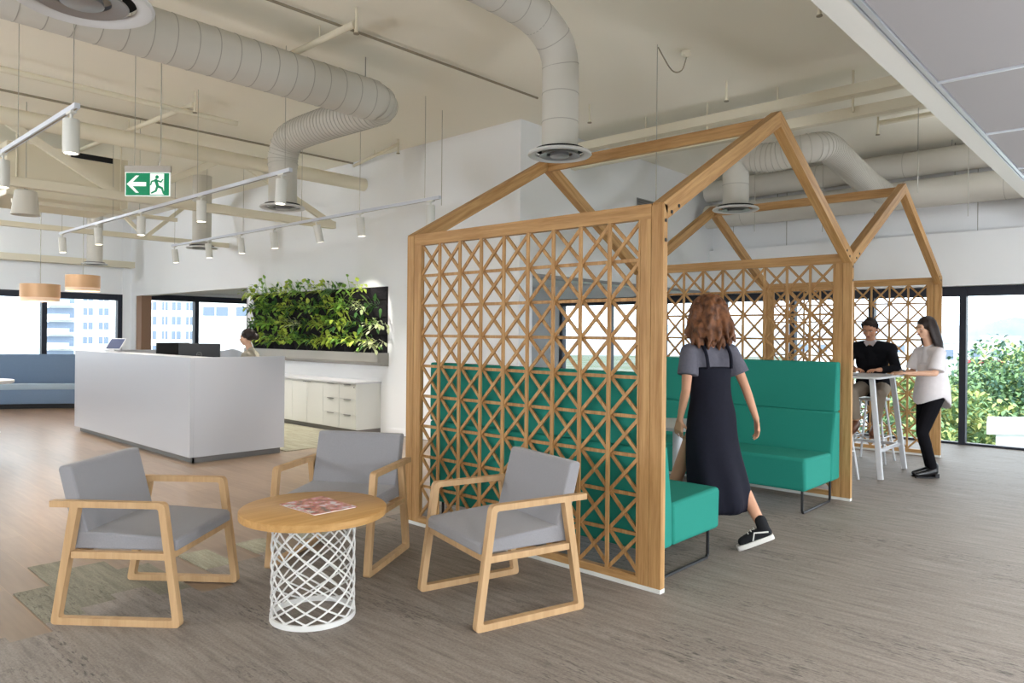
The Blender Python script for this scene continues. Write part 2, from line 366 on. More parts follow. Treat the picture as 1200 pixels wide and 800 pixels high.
# dropped tile ceiling on the camera's side
ZD = 2.7; YD = 1.012
struct(MB().box(XL, WX, .905, YD, ZD, ZD+.3).box(XL, WX, YB, .905, ZD+.06, ZD+.3).build('ceiling_dropped', M_white))
struct(MB().box(XL, WX, .897, .905, ZD-.004, ZD+.03).box(XL, WX, .872, .891, ZD-.003, ZD+.02).build('trim_9', M_alu))
tl = MB()
for k in range(-9, 7):
    x0 = 4.019+1.2*k
    for j in range(0, 6):
        y1 = .872-j*1.2
        tl.box(x0+.012, x0+1.188, max(y1-1.188, YB), y1-.004, ZD+.006, ZD+.05)
struct(tl.build('trim_10', M_tile))
tb = MB()
for k in range(-9, 8): tb.box(4.019+1.2*k-.012, 4.019+1.2*k+.012, YB, .872, ZD-.003, ZD+.02)
for j in range(1, 6): tb.box(XL, WX, .872-j*1.2-.008, .872-j*1.2+.008, ZD-.003, ZD+.02)
struct(tb.build('trim_11', M_alu))
# unseen light panels added to the dropped ceiling to brighten the room, behind and beside the camera
for i, (x, y) in enumerate([(-.8, -.9), (2.8, -.9), (6.4, -.9), (-.8, -3.3), (2.8, -3.3), (6.4, -3.3)]):
    t = thing('fill_light_panel', 'added square fill panel set flush in the tiled ceiling behind the viewer', 'fill light', (x, y, ZD), 'added fill panels in the tiled ceiling')
    MB().box(x-.58, x+.58, y-.58, y+.58, ZD-.012, ZD-.004).build('fill_panel', M_emit_panel, t)
for x, y, z, pw_, gl in FILL_GLOBES:  # added fill globes
    low = z < 2
    t = thing('fill_lamp' if low else 'fill_globe', 'added opal '+gl, 'fill lamp' if low else 'pendant lamp', (x, y, z))
    MB().ell((x, y, z), (.10, .10, .10), 24, 14).build('globe', M_globe, t, smooth=True)
    if low: MB().cone((x, y, .03), (x, y, z-.09), .012, .012, 10).lathe([(.16, T), (.16, .025), (.02, .035)], (x, y, 0), 28).build('stand', M_black, t)
    else: MB().cone((x, y, z+.09), (x, y, CZ), .006, .006, 8).build('flex_cord', M_rod, t)
    d = bpy.data.lights.new('fill_bulb', 'POINT'); d.energy = pw_*LS; d.color = FILL_GLOBE_COL; d.shadow_soft_size = .22
    l = bpy.data.objects.new('fill_bulb', d); C.objects.link(l); l.parent = t
# ------------------------------------------------------------ timber house frame
NX, RX, EX = 3.555, 6.745, 10.03; Y0, Y1 = 2.12, 4.36; PH = 2.2; PK = 3.085
hf = thing('house_frame', 'pine timber frame of two open gabled houses with criss-cross lattice screens', 'timber frame', ((NX+EX)/2, (Y0+Y1)/2, 0))
def post(x, y, d):
    MB().box(x, x+.045, y, y+d*.078, .03, PH-.01).build('post', PINE['z'], hf, bevel=.002)
    MB().box(x, x+.045, y+d*.081, y+d*.150, .03, PH-.085).build('post', PINE['z'], hf, bevel=.002)
for x in (NX, RX, EX):
    post(x, Y0, 1); post(x, Y1, -1)
for x in (NX, RX, EX):
    MB().box(x, x+.045, Y0+.08, Y1-.08, PH-.085, PH+.0).build('beam', PINE['y'], hf, bevel=.002)
    MB().box(x, x+.045, Y0+.151, Y1-.151, .03, .075).build('bottom_rail', PINE['y'], hf, bevel=.002)
    MB().box(x-.002, x+.047, Y0, Y1, .006, .03).build('base_strip', M_white, hf, bevel=.001)
    lm = MB(); ya, yb = Y0+.151, Y1-.151; za, zb = .075, PH-.085; nc, nr = 9, 9
    cw = (yb-ya)/nc; ch = (zb-za)/nr
    for k in range(1, nc): lm.box(x-.001, x+.013, ya+k*cw-.011, ya+k*cw+.011, za, zb)
    lm.box(x-.001, x+.02, ya, ya+.012, za, zb).box(x-.001, x+.02, yb-.012, yb, za, zb)
    for k in range(1, nr): lm.box(x+.030, x+.043, ya, yb, za+k*ch-.010, za+k*ch+.010)
    for i in range(nc):
        for j in range(nr):
            a = (x+.010, ya+i*cw+.006, za+j*ch+.006); b = (x+.010, ya+(i+1)*cw-.006, za+(j+1)*ch-.006)
            c = (x+.024, a[1], b[2]); d = (x+.024, b[1], a[2])
            lm.beam((x+.022, a[1], a[2]), (x+.022, b[1], b[2]), .012, .018, (1,0,0)) if False else None
            # flat slats: wide face in the screen plane
            A = Vector((x+.017, a[1], b[2])); B = Vector((x+.017, b[1], a[2])); lm.beam(A, B, .02, .013, (1,0,0))
            A = Vector((x+.029, a[1], a[2])); B = Vector((x+.029, b[1], b[2])); lm.beam(A, B, .02, .013, (1,0,0))
    lm.build('lattice_panel', PINE['z'], hf)
def gable(xa, xb, y, d, plus):
    # rafters: deep timbers with mitred peak; xa/xb outer corners
    xa2, xb2 = xa, xb+.045 if plus else xb
    xm = (xa2+xb2)/2; t = .10
    def raf(x0, x1):
        dx = x1-x0; dz = PK-PH; L = hypot(dx, dz); sgn = 1 if dx > 0 else -1
        nx, nz = dz/L*sgn, -abs(dx)/L                  # inward normal (down, inside)
        off = t
        # outer line from (x0,PH) to (x1,PK); inner line offset by t; vertical mitre at peak
        ix0, iz0 = x0+nx*off, PH+nz*off
        slope = dz/dx
        izp = iz0+slope*(x1-ix0)
        # foot cut: along post top (angled)
        return [(x0, PH), (x1, PK), (x1, izp), (ix0+.00*sgn, iz0)]
    for x0 in (xa2, xb2):
        MB().prism(raf(x0, xm), y, y+d*.075, 'y').build('rafter', RAFM[0 if x0 == xa2 else 1], hf, bevel=.002)
    return xm
def raftwood(nm, ang):
    m = PINE['x'].copy(); m.name = nm
    mp = [n for n in m.node_tree.nodes if n.type == 'MAPPING'][0]
    # rotate grain to follow the rafter slope
    tcn = [n for n in m.node_tree.nodes if n.type == 'TEX_COORD'][0]
    r = m.node_tree.nodes.new('ShaderNodeVectorRotate'); r.rotation_type = 'Y_AXIS'; r.inputs['Angle'].default_value = ang
    m.node_tree.links.new(tcn.outputs['Object'], r.inputs['Vector']); m.node_tree.links.new(r.outputs[0], mp.inputs[0]); return m
_a = atan2(PK-PH, (RX-NX)/2)
RAFM = [raftwood('pine_rafter_rising', _a), raftwood('pine_rafter_falling', -_a)]
pk = []
for xa, xb, pl in ((NX, RX, False), (RX, EX, True)):
    xa_ = xa if xa == NX else xa+.045
    # shared centre post: both rafters land on it
    for y, d in ((Y0, 1), (Y1, -1)):
        xm = gable(xa if xa == NX else RX+.022, (RX+.022) if xb == RX else EX, y, d, pl)
    pk.append(xm)
    MB().box(xm-.022, xm+.022, Y0+.075, Y1-.075, PK-.125, PK-.035).build('ridge_beam', PINE['y'], hf, bevel=.002)
bl = [(NX+.022, 2.10), (NX+.022, 1.99), (NX+.085, 2.155), (NX+.165, 2.20), (RX+.022, 2.08), (RX+.022, 1.96), (RX-.07, 2.165), (RX-.14, 2.21), (RX+.11, 2.165), (RX+.19, 2.21),
      (EX+.022, 2.08), (EX-.03, 2.16), (EX-.10, 2.2)]
for x, z in bl: MB().cone((x, Y0-.004, z), (x, Y0+.004, z), .011, .011, 12).build('bolt', M_black, hf)

# ------------------------------------------------------------ booth sofas
def sofa(xb, dr, label, ya=2.20, yb=4.16, group=None):
    # xb: x of the back's rear face, dr +1 seat towards +x ; profile from the photograph
    t = thing('booth_sofa', label, 'sofa', (xb+dr*.4, (ya+yb)/2, 0))
    P = lambda pts: [(xb+dr*a, z) for a, z in pts]
    MB().prism(P([(0, .20), (.21, .20), (.20, .46), (.13, .80), (.13, .80), (0, .80)]), ya, yb, 'y').build('lower_backrest', M_teal, t, bevel=.02, smooth=True, seg=3)
    MB().prism(P([(0, .80), (.13, .80), (.085, 1.235), (0, 1.235)]), ya, yb, 'y').build('upper_backrest', M_teal, t, bevel=.015, smooth=True, seg=3)
    MB().prism(P([(.213, .20), (.80, .20), (.81, .44), (.80, .47), (.204, .455)]), ya, yb, 'y').build('seat', M_teal, t, bevel=.025, smooth=True, seg=3)
    for y in (ya+.05, yb-.05):
        MB().tube([(xb+dr*.10, y, .20), (xb+dr*.10, y, .035), (xb+dr*.115, y, .012), (xb+dr*.72, y, .012), (xb+dr*.74, y, .035), (xb+dr*.74, y, .20)], .011, 8).build('sled_leg', M_black, t)
    return t
sofa(NX+.065, 1, 'teal high-backed booth sofa behind the nearest lattice screen, its seat end beside the near post')
sofa(RX-.03, -1, 'teal high-backed booth sofa facing the viewer behind the walking woman, against the middle screen')
# round booth table
t = thing('pedestal_table', 'small round white table between the two teal booth sofas', 'table', (5.28, 3.0, 0))
MB().lathe([(.33, .715), (.35, .72), (.35, .742), (.34, .745)], (5.28, 3.0, 0), 40).build('table_top', M_lam, t, smooth=True)
MB().lathe([(.30, .006), (.30, .02), (.07, .08), (.04, .2), (.04, .70), (.12, .715)], (5.28, 3.0, 0), 32).build('base', M_lam, t, smooth=True)

# ------------------------------------------------------------ armchairs
def rounded(poly, r, n=4):
    out = []; m = len(poly)
    for i in range(m):
        p = Vector(poly[i]); a = Vector(poly[i-1]); b = Vector(poly[(i+1) % m])
        da = (a-p).normalized(); db = (b-p).normalized(); rr = r[i] if isinstance(r, (list, tuple)) else r
        if rr <= 0: out.append(tuple(p)); continue
        s, e = p+da*rr, p+db*rr
        for k in range(n+1):
            q = k/n; out.append(tuple((1-q)**2*s+2*q*(1-q)*p+q*q*e))
    return out
def make_chair():
    # local frame: front at -x, rear at +x; side frames at y = +-W
    t = thing('armchair', '', 'armchair', (0, 0, 0)); W = .325
    cx = .33
    for sy in (-1, 1):
        y0 = sy*W-.02; y1 = sy*W+.02
        # side loop: outer and inner outline joined as a solid ring
        outer = rounded([(0, 0), (.085, .607), (.665, .607), (.665, .576), (.562, .576), (.655, 0)], [.025, .03, .004, .004, .003, .025])
        inner = rounded([(.040, .034), (.040+.078*.975, .576), (.520, .576), (.614, .034)], [.012, .012, .004, .012])
        mb = MB(); no, ni = len(outer), len(inner)
        # triangulated ring through bmesh
        bm = bmesh.new()
        vo = [bm.verts.new((p[0]-cx, y0, p[1])) for p in outer]; vi = [bm.verts.new((p[0]-cx, y0, p[1])) for p in inner]
        eo = [bm.edges.new((vo[i], vo[(i+1) % no])) for i in range(no)]; ei = [bm.edges.new((vi[i], vi[(i+1) % ni])) for i in range(ni)]
        bmesh.ops.triangle_fill(bm, edges=eo+ei, use_beauty=True, use_dissolve=False)
        ge = bmesh.ops.extrude_face_region(bm, geom=list(bm.faces))
        bmesh.ops.translate(bm, verts=[g for g in ge['geom'] if isinstance(g, bmesh.types.BMVert)], vec=(0, y1-y0, 0))
        bmesh.ops.recalc_face_normals(bm, faces=bm.faces)
        bm.verts.index_update()
        me = bpy.data.meshes.new('side_frame'); bm.to_mesh(me); bm.free(); me.materials.append(M_chairwood)
        o = bpy.data.objects.new('side_frame', me); C.objects.link(o); o.parent = t
        b = o.modifiers.new('bevel', 'BEVEL'); b.width = .003; b.segments = 2; b.limit_method = 'ANGLE'; b.angle_limit = radians(50)
        me.polygons.foreach_set('use_smooth', [True]*len(me.polygons)); me.set_sharp_from_angle(angle=radians(35))
    for sy in (-1, 1):
        MB().box(.075-cx, .555-cx, sy*W-.018, sy*W+.018, .326, .360).build('seat_rail', M_chairwood, t, bevel=.003)
    MB().box(.055-cx, .09-cx, -W+.02, W-.02, .326, .360).box(.535-cx, .56-cx, -W+.02, W-.02, .326, .360).build('cross_rail', M_chairwood_y, t, bevel=.003)
    a = MB().prism([(.04, .362), (.60, .362), (.585, .44), (.57, .452), (.06, .425), (.042, .41)], -W+.024, W-.024, 'y')
    a.xf(Matrix.Translation((-cx, 0, 0))); a.build('seat', M_fab, t, bevel=.018, smooth=True, seg=3)
    a = MB().prism([(.500, .44), (.575, .35), (.575, .36), (.655, .765), (.590, .775), (.575, .74)], -W+.030, W-.030, 'y')
    a = MB().prism([(.495, .43), (.565, .40), (.655, .755), (.645, .77), (.60, .775), (.585, .765)], -W+.025, W-.025, 'y')
    a.xf(Matrix.Translation((-cx, 0, 0))); a.build('backrest', M_fab, t, bevel=.015, smooth=True, seg=3)
    return t
M_chairwood = ASHC; M_chairwood_y = ASHC
ch0 = make_chair()
def ang(p, q): return atan2(q[1]-p[1], q[0]-p[0])
chairs = [((2.878, 2.722), ang((2.56, 2.81), (3.19, 2.63)), 'grey armchair with pale wooden arms on the right, in front of the lattice screen'),
          ((1.572, 4.04), ang((1.782, 3.787), (1.362, 4.294)), 'grey armchair with pale wooden arms on the left of the round coffee table'),
          ((2.703, 3.957), ang((2.416, 3.796), (2.99, 4.118)), 'grey armchair with pale wooden arms facing the viewer behind the round coffee table')]
for i, ((x, y), a, lb) in enumerate(chairs):
    o = ch0 if i == 0 else copy_tree(ch0)
    o.location = (x, y, T); o.rotation_euler = (0, 0, a); o['label'] = lb; o['group'] = 'armchairs around the coffee table'
# ------------------------------------------------------------ coffee table
tx, ty = 2.055, 3.25
t = thing('coffee_table', 'round oak-topped coffee table on a white woven wire base between the armchairs', 'coffee table', (tx, ty, 0))
MB().lathe([(.355, .521), (.365, .525), (.365, .558), (.360, .562)], (tx, ty, 0), 64).build('table_top', M_top, t, smooth=True)
wb = MB(); NB = 12; H0, H1 = .02, .52
def rad(z): return .205+.0*z
for sgn in (-1, 1):
    for k in range(NB):
        pts = []
        for i in range(25):
            q = i/24; z = H0+(H1-H0)*q**1.3
            a = 2*pi*k/NB+sgn*q*3.3+(.1 if sgn > 0 else 0)
            r = .205+(.0015*sgn)
            pts.append((tx+r*cos(a), ty+r*sin(a), z))
        wb.tube(pts, .0048, 6)
wb.build('wire_base', M_wire, t, smooth=True)
rg = MB()
rg.lathe([(.200, T), (.213, T), (.213, T+.026), (.200, T+.026)], (tx, ty, 0), 48, cap=False).rings([[Vector((tx+r*cos(2*pi*j/48), ty+r*sin(2*pi*j/48), z)) for j in range(48)] for r, z in ((.200, T+.026), (.200, T))], cap=False)
rg.build('base_ring', M_wire, t)
MB().lathe([(.19, .514), (.21, .514), (.21, .521), (.19, .521)], (tx, ty, 0), 48, cap=True).build('top_ring', M_wire, t)
# magazine
def magmat():
    m = bpy.data.materials.new('magazine_cover'); m.use_nodes = True; N = m.node_tree.nodes; L = m.node_tree.links; b = N['Principled BSDF']; b.inputs['Roughness'].default_value = .3
    tc = N.new('ShaderNodeTexCoord'); n = N.new('ShaderNodeTexNoise'); n.inputs['Scale'].default_value = 18; n.inputs['Detail'].default_value = 4; L.new(tc.outputs['Object'], n.inputs['Vector'])
    r = N.new('ShaderNodeValToRGB'); L.new(n.outputs[0], r.inputs[0]); r.color_ramp.interpolation = 'LINEAR'
    e = r.color_ramp.elements; e[0].position = .34; e[0].color = (*lin((70, 60, 66)), 1); e[1].position = .68; e[1].color = (*lin((232, 226, 228)), 1)
    for p, c in ((.40, (150, 120, 100)), (.45, (190, 70, 70)), (.50, (200, 160, 120)), (.55, (216, 120, 140)), (.60, (226, 205, 210))): q = e.new(p); q.color = (*lin(c), 1)
    L.new(r.outputs[0], b.inputs['Base Color']); return m
mg = thing('magazine', 'glossy pink and red magazine lying on the round coffee table', 'magazine', (2.075, 3.243, .562))
q = [(1.95, 3.405), (1.955, 3.085), (2.19, 3.08), (2.20, 3.40)]
M_page = mat('paper', (235, 233, 228), .7)
MB().prism(q, .562, .5665).build('pages', M_page, mg)
q2 = [(1.944, 3.402), (1.949, 3.082), (2.196, 3.074), (2.206, 3.404)]
MB().prism(q2, .5666, .5676).build('cover', magmat(), mg)
q3 = [(1.953, 3.39), (1.957, 3.11), (1.992, 3.11), (1.988, 3.39)]
sq = MB()
for k in range(6): y = 3.12+k*.045; sq.box(1.955, 1.985, y, y+.012, .5676, .568).box(1.955, 1.96 if k % 2 else 1.985, y, y+.032, .5676, .568)
sq.build('masthead', M_page, mg)
# ------------------------------------------------------------ reception desk
t = thing('reception_desk', 'large white reception counter with plain laminate faces left of the green wall', 'reception desk', (4.0, 9.8, 0))
MB().box(3.46, 3.50, 7.93, 11.75, .07, 1.165).build('front_panel', M_desk, t, bevel=.002)
MB().box(3.50, 4.595, 7.93, 7.97, .07, 1.165).build('end_panel', M_desk, t, bevel=.002)
MB().box(3.50, 4.595, 11.71, 11.75, .07, 1.165).build('end_panel', M_desk, t, bevel=.002)
MB().box(3.50, 3.80, 7.97, 11.71, 1.125, 1.160).build('counter_top', M_desk, t, bevel=.002)
MB().box(3.50, 4.35, 7.97, 11.71, .71, .74).build('desk_top', M_desk, t, bevel=.002)
MB().box(3.52, 4.575, 7.99, 8.01, .0, .07).box(3.52, 3.54, 7.99, 11.7, 0, .07).build('kickboard', M_kick, t)
# monitors, seen from behind
def screen(px, py, z0, w_, h_, a, label, logo=True):
    t = thing('monitor', label, 'computer monitor', (px, py, .74))
    M = Matrix.Translation((px, py, 0)) @ Matrix.Rotation(a, 4, 'Z')
    m = MB().prism(rounded([(-w_/2, z0), (w_/2, z0), (w_/2, z0+h_), (-w_/2, z0+h_)], .01), -.02, .0, 'y'); m.xf(M); m.build('housing', M_black, t, bevel=.004)
    m = MB().box(-w_/2+.012, w_/2-.012, .0005, .002, z0+.012, z0+h_-.012); m.xf(M); m.build('screen', mat('screen', (20, 24, 34), .2, .5), t)
    m = MB().prism(rounded([(-.07, z0+.04), (.07, z0+.04), (.05, z0+.16), (-.05, z0+.16)], .02), -.045, -.02, 'y'); m.xf(M); m.build('stand_mount', M_kick, t, bevel=.003)
    m = MB().box(-.03, .03, -.06, -.035, .752, z0+.14); m.xf(M); m.build('stand', M_kick, t)
    m = MB().box(-.11, .11, -.12, .06, .741, .752); m.xf(M); m.build('foot', M_kick, t, bevel=.003)
    if logo:
        m = MB(); n = 28
        m.rings([[Vector((r*cos(2*pi*j/n), y, z0+h_*.60+r*sin(2*pi*j/n))) for j in range(n)] for r, y in ((.030, -.0215), (.034, -.0215), (.034, -.0201), (.030, -.0201))], cap=False, closed=True)
        m.xf(M); m.build('logo_ring', M_kick, t)
        cu = bpy.data.curves.new('txt', 'FONT'); cu.body = 'DELL'; cu.size = .026; cu.align_x = 'CENTER'; cu.align_y = 'CENTER'; cu.extrude = .0006
        to = bpy.data.objects.new('txt', cu); C.objects.link(to); dg = bpy.context.evaluated_depsgraph_get(); me = bpy.data.meshes.new_from_object(to.evaluated_get(dg)); bpy.data.objects.remove(to)
        MM = M @ Matrix.Translation((0, -.0212, z0+h_*.60)) @ Matrix.Rotation(pi/2, 4, 'X')
        me.transform(Matrix.Translation(-wloc(t)) @ MM); me.materials.clear(); me.materials.append(M_kick)
        lo = bpy.data.objects.new('logo_lettering', me); C.objects.link(lo); lo.parent = t
    return t
va = TH-pi/2
screen(4.14, 9.22, .94, .52, .36, va+.05, 'black computer monitor seen from behind, the right one on the reception desk')
screen(4.10, 9.95, .94, .46, .36, va+.95, 'black computer monitor turned at an angle, left one on the reception desk', False)
# tablet on stand
t = thing('tablet', 'tablet tilted on a white stand at the left end of the reception counter', 'tablet', (3.62, 10.7, 1.16))
M = Matrix.Translation((3.62, 10.7, 1.165)) @ Matrix.Rotation(va-.25, 4, 'Z')
m = MB().box(-.125, .125, -.006, .006, 0, .19); m.xf(M @ Matrix.Translation((0, -.02, .03)) @ Matrix.Rotation(radians(-38), 4, 'X')); m.build('tablet_body', M_lam, t, bevel=.003)
m = MB().box(-.112, .112, -.008, -.0062, .012, .178); m.xf(M @ Matrix.Translation((0, -.02, .03)) @ Matrix.Rotation(radians(-38), 4, 'X')); m.build('screen', mat('tablet_screen', (70, 78, 104), .15, .6), t)
m = MB().box(-.09, .09, -.06, .10, 0, .012).beam((.05, .09, .01), (.05, .055, .13), .025, .008).beam((-.05, .09, .01), (-.05, .055, .13), .025, .008).box(-.04, .04, -.03, .0, .012, .04); m.xf(M); m.build('stand', M_lam, t, bevel=.002)
tag(MB().box(3.58, 3.76, 9.72, 10.02, 1.1605, 1.166).build('paper_stack', M_page), 'thin stack of white paper lying on the reception counter top', 'paper')
# task chair behind the desk
t = thing('task_chair', 'white curved-back office chair behind the reception counter', 'chair', (4.62, 9.55, 0)); NCH = len(bpy.data.objects)
m = MB()
for i in range(2):
    pass
rs = []
for k in range(9):
    a = -1.0+2.0*k/8
    rs.append([(4.62+.24*sin(a+va*0)*cos(va)-(.24*cos(a)-.24)*sin(va), 9.55+.24*sin(a)*sin(va)+(.24*cos(a)-.24)*cos(va), z) for z in (.92, 1.22-.05*abs(a))]+
              [(4.62+.215*sin(a)*cos(va)-(.215*cos(a)-.24)*sin(va), 9.55+.215*sin(a)*sin(va)+(.215*cos(a)-.24)*cos(va), z) for z in (1.22-.05*abs(a), .92)])
m.rings(rs); m.build('backrest', mat('white_shell', (208, 214, 224), .5), t, bevel=.01, smooth=True)
MB().lathe([(.20, .66), (.22, .68), (.21, .72)], (4.66, 9.62, 0), 24).build('seat', mat('white_shell', (208, 214, 224), .5), t, smooth=True)
MB().beam((4.63, 9.56, .70), (4.62, 9.56, .95), .05, .015).build('back_support', M_kick, t)
MB().cone((4.66, 9.62, .08), (4.66, 9.62, .66), .025, .025).build('gas_column', M_kick, t)
m = MB()
for k in range(5): a = 2*pi*k/5; m.beam((4.66, 9.62, .09), (4.66+.27*cos(a), 9.62+.27*sin(a), .06), .035, .03)
m.build('star_base', M_kick, t); t.location.x += .28; t.location.y += .30
for k in range(5): a = 2*pi*k/5; x, y = 4.94+.27*cos(a), 9.92+.27*sin(a); MB().cone((x-.012, y, .03), (x+.012, y, .03), .03, .03, 12).build('castor', M_black, t)
# ------------------------------------------------------------ storage bench
CF = 6.085; ya, yb = 8.57, 12.45
tag(MB().box(CF-.015, PX-.003, ya-.015, yb, .725, .75).build('worktop', M_lam, bevel=.002), 'long white worktop over the storage units below the green wall', 'worktop')
ks = [ya, ya+.42, ya+.84, ya+1.70, ya+2.55, ya+3.40, yb]
nm = ['rightmost drawer unit of the white storage bench, beside its plain end panel', 'second drawer unit from the right in the white storage bench', 'storage cupboard left of the drawer units in the white bench', 'storage cupboard second left of the drawer units, next to the counter end', 'storage cupboard of the white bench mostly hidden behind the reception counter', 'leftmost storage cupboard of the white bench, hidden behind the counter']
for i in range(6):
    a, b = ks[i], ks[i+1]
    t = thing('storage_unit', nm[i], 'cabinet', (CF+.2, (a+b)/2, 0), 'storage units below the green wall')
    MB().box(CF+.018, PX-.003, a+.001, b-.001, .07, .7245).build('body', M_cab, t)
    MB().box(CF+.04, PX-.003, a+.001, b-.001, .006, .07).build('kickboard', M_kick, t)
    if i < 2:
        for k in range(3):
            z0 = .075+k*.216; d = MB().box(CF, CF+.0175, a+.003, b-.003, z0, z0+.212).build('drawer', M_cab, t, bevel=.001)
            MB().box(CF-.014, CF+.0, a+.13, b-.13, z0+.200, z0+.207).build('handle', M_kick, d)
            if k == 2 and i == 0: MB().cone((CF-.006, a+.05, z0+.17), (CF, a+.05, z0+.17), .009, .009, 12).build('lock', M_kick, d)
    else:
        n = 2
        for k in range(n):
            q0 = a+(b-a)*k/n; d = MB().box(CF, CF+.0175, q0+.003, q0+(b-a)/n-.003, .075, .722).build('door', M_cab, t, bevel=.001)
            MB().box(CF-.014, CF, q0+(b-a)/n-.10 if k == 0 else q0+.02, q0+(b-a)/n-.02 if k == 0 else q0+.10, .700, .707).build('handle', M_kick, d)
# ------------------------------------------------------------ green wall
GY0, GY1 = 8.42, 12.28
t = thing('felt_planter', 'black felt pocket planter with grey drip tray hung on the reception wall', 'planter', (PX-.1, (GY0+GY1)/2, .98))
MB().box(PX-.02, PX-.002, GY0, GY1, 1.12, 2.13).build('backing', M_felt, t)
tr = MB().box(PX-.20, PX-.19, GY0-.02, GY1+.02, 1.04, 1.17).prism([(PX-.20, 1.04), (PX-.195, 1.03), (PX-.02, .975), (PX-.003, .975), (PX-.003, .99), (PX-.19, 1.05)], GY0-.02, GY1+.02, 'y')
tr.prism([(PX-.20, 1.04), (PX-.003, .975), (PX-.003, 1.17), (PX-.20, 1.17)], GY0-.03, GY0-.02, 'y').prism([(PX-.20, 1.04), (PX-.003, .975), (PX-.003, 1.17), (PX-.20, 1.17)], GY1+.02, GY1+.03, 'y')
tr.build('drip_tray', M_tray, t)
random.seed(4)
rows = [1.16, 1.42, 1.68, 1.94]; NPK = 11; pw = (GY1-GY0)/NPK
for r_, z in enumerate(rows):
    for k in range(NPK):
        y = GY0+pw*k
        sec = []
        for i in range(7):
            q = i/6; bul = sin(pi*q)
            yy = y+pw*q; sag = .03*bul
            sec.append([(PX-.02, yy, z), (PX-.02-.05*bul-.01, yy, z+.01), (PX-.02-.10*bul-.015, yy, z+.10), (PX-.02-.11*bul-.02, yy, z+.19-sag), (PX-.02, yy, z+.17)])
        MB().rings(sec).build('pocket', M_felt, t, smooth=True)
def leafshape(mb, p, d, up, L_, W_, droop, mi):
    d = Vector(d).normalized(); s = d.cross(Vector(up)); s = s.normalized() if s.length > 1e-3 else Vector((0,1,0)); n = s.cross(d)
    P = Vector(p); vs = []; prof = [(0, .06), (.18, .75), (.42, 1), (.7, .72), (1, .02)]
    for q, w_ in prof:
        c = P+d*(L_*q)-Vector((0,0,1))*(droop*q*q*L_)
        vs += [c-s*W_/2*w_+n*W_*.10*w_, c, c+s*W_/2*w_+n*W_*.10*w_]
    fs = []
    for i in range(4):
        a = i*3; fs += [(a, a+1, a+4, a+3), (a+1, a+2, a+5, a+4)]
    mb.mi = mi; mb.add(vs, fs)
kinds = ['lime', 'mid', 'dark', 'pale', 'fern']
pi_ = 0
rowname = ['bottom', 'second lowest', 'second highest', 'top']
ordn = ['first', 'second', 'third', 'fourth', 'fifth', 'sixth', 'seventh', 'eighth', 'ninth', 'tenth', 'eleventh']
desc = {'lime': 'bright lime-green leafy', 'mid': 'mid-green heart-leaved', 'dark': 'dark green strap-leaved', 'pale': 'pale variegated trailing', 'fern': 'light green feathery'}
plan = ['fdmlmdlpfml'[::-1], 'dmdlpmlpdmm', 'mldmdplmdmd', 'lmplmdmlmdm']
plan = [list('plmlfdmlmlf'), list('pdlmldplmmd'), list('dpmldmdldmd'), list('plmdlmmldml')]
km = {'l': 'lime', 'm': 'mid', 'd': 'dark', 'p': 'pale', 'f': 'fern'}
for r_, z in enumerate(rows):
    for k in range(NPK):       # k=0 at the right (near) end
        kd = km[plan[r_][k]]; y = GY0+pw*(k+.5); base = Vector((PX-.10, y, z+.17))
        if r_ == 3 and k in (0,): continue
        dens = 1.0
        if r_ == 3 and k in (1, 2, 5): dens = .45
        if r_ == 2 and k in (0, 1): dens = .6
        mb = MB(); mi0 = {'lime': 0, 'mid': 1, 'dark': 2, 'pale': 3, 'fern': 0}[kd]
        N_ = int({'lime': 34, 'mid': 34, 'dark': 30, 'pale': 40, 'fern': 70}[kd]*dens*.95)
        tall = 1.5 if (r_ == 3 and k in (3, 7, 9)) else 1.0
        for i in range(N_):
            a = random.uniform(-pi*.62, pi*.62); el = random.uniform(-.35, 1.3)
            st = base+Vector((-.03, random.gauss(0, pw*.28), random.uniform(-.04, .04)))
            d = Vector((-cos(a)*cos(el), sin(a)*cos(el), sin(el)))
            if d.x > -.05: d.x = -.05-random.random()*.1
            L_ = random.uniform(.07, .13); stem = random.uniform(.02, .17)*tall; W_ = L_*.6
            if kd == 'dark': L_ = random.uniform(.12, .2); W_ = L_*.26; stem *= .4
            if kd == 'fern': L_ = random.uniform(.10, .2); W_ = .018; stem = .01
            if kd == 'pale': L_ = random.uniform(.05, .09); W_ = L_*.6; stem = random.uniform(.02, .2); d.z -= .4
            tip = st+d*stem; 
            if tip.x > PX-.05: tip.x = PX-.05
            mix = mi0 if random.random() < .72 else random.choice([0, 1, 2])
            mb.mi = mix
            mb.beam(st, tip, .004, .004)
            leafshape(mb, tip, d+Vector((0, 0, random.uniform(-.5, .2))), (0, 0, 1), L_, W_, random.uniform(.1, .6), mix)
        # keep the leaves in front of the wall
        mb.v = [(min(v[0], PX-.012), v[1], v[2]) for v in mb.v]
        o = mb.build('foliage_plant', M_leaf, None, origin=tuple(base))
        tag(o, '%s plant, %s from the right in the %s row of felt pockets' % (desc[kd], ordn[k], rowname[r_]), 'plant', 'plants in the felt pocket planter')
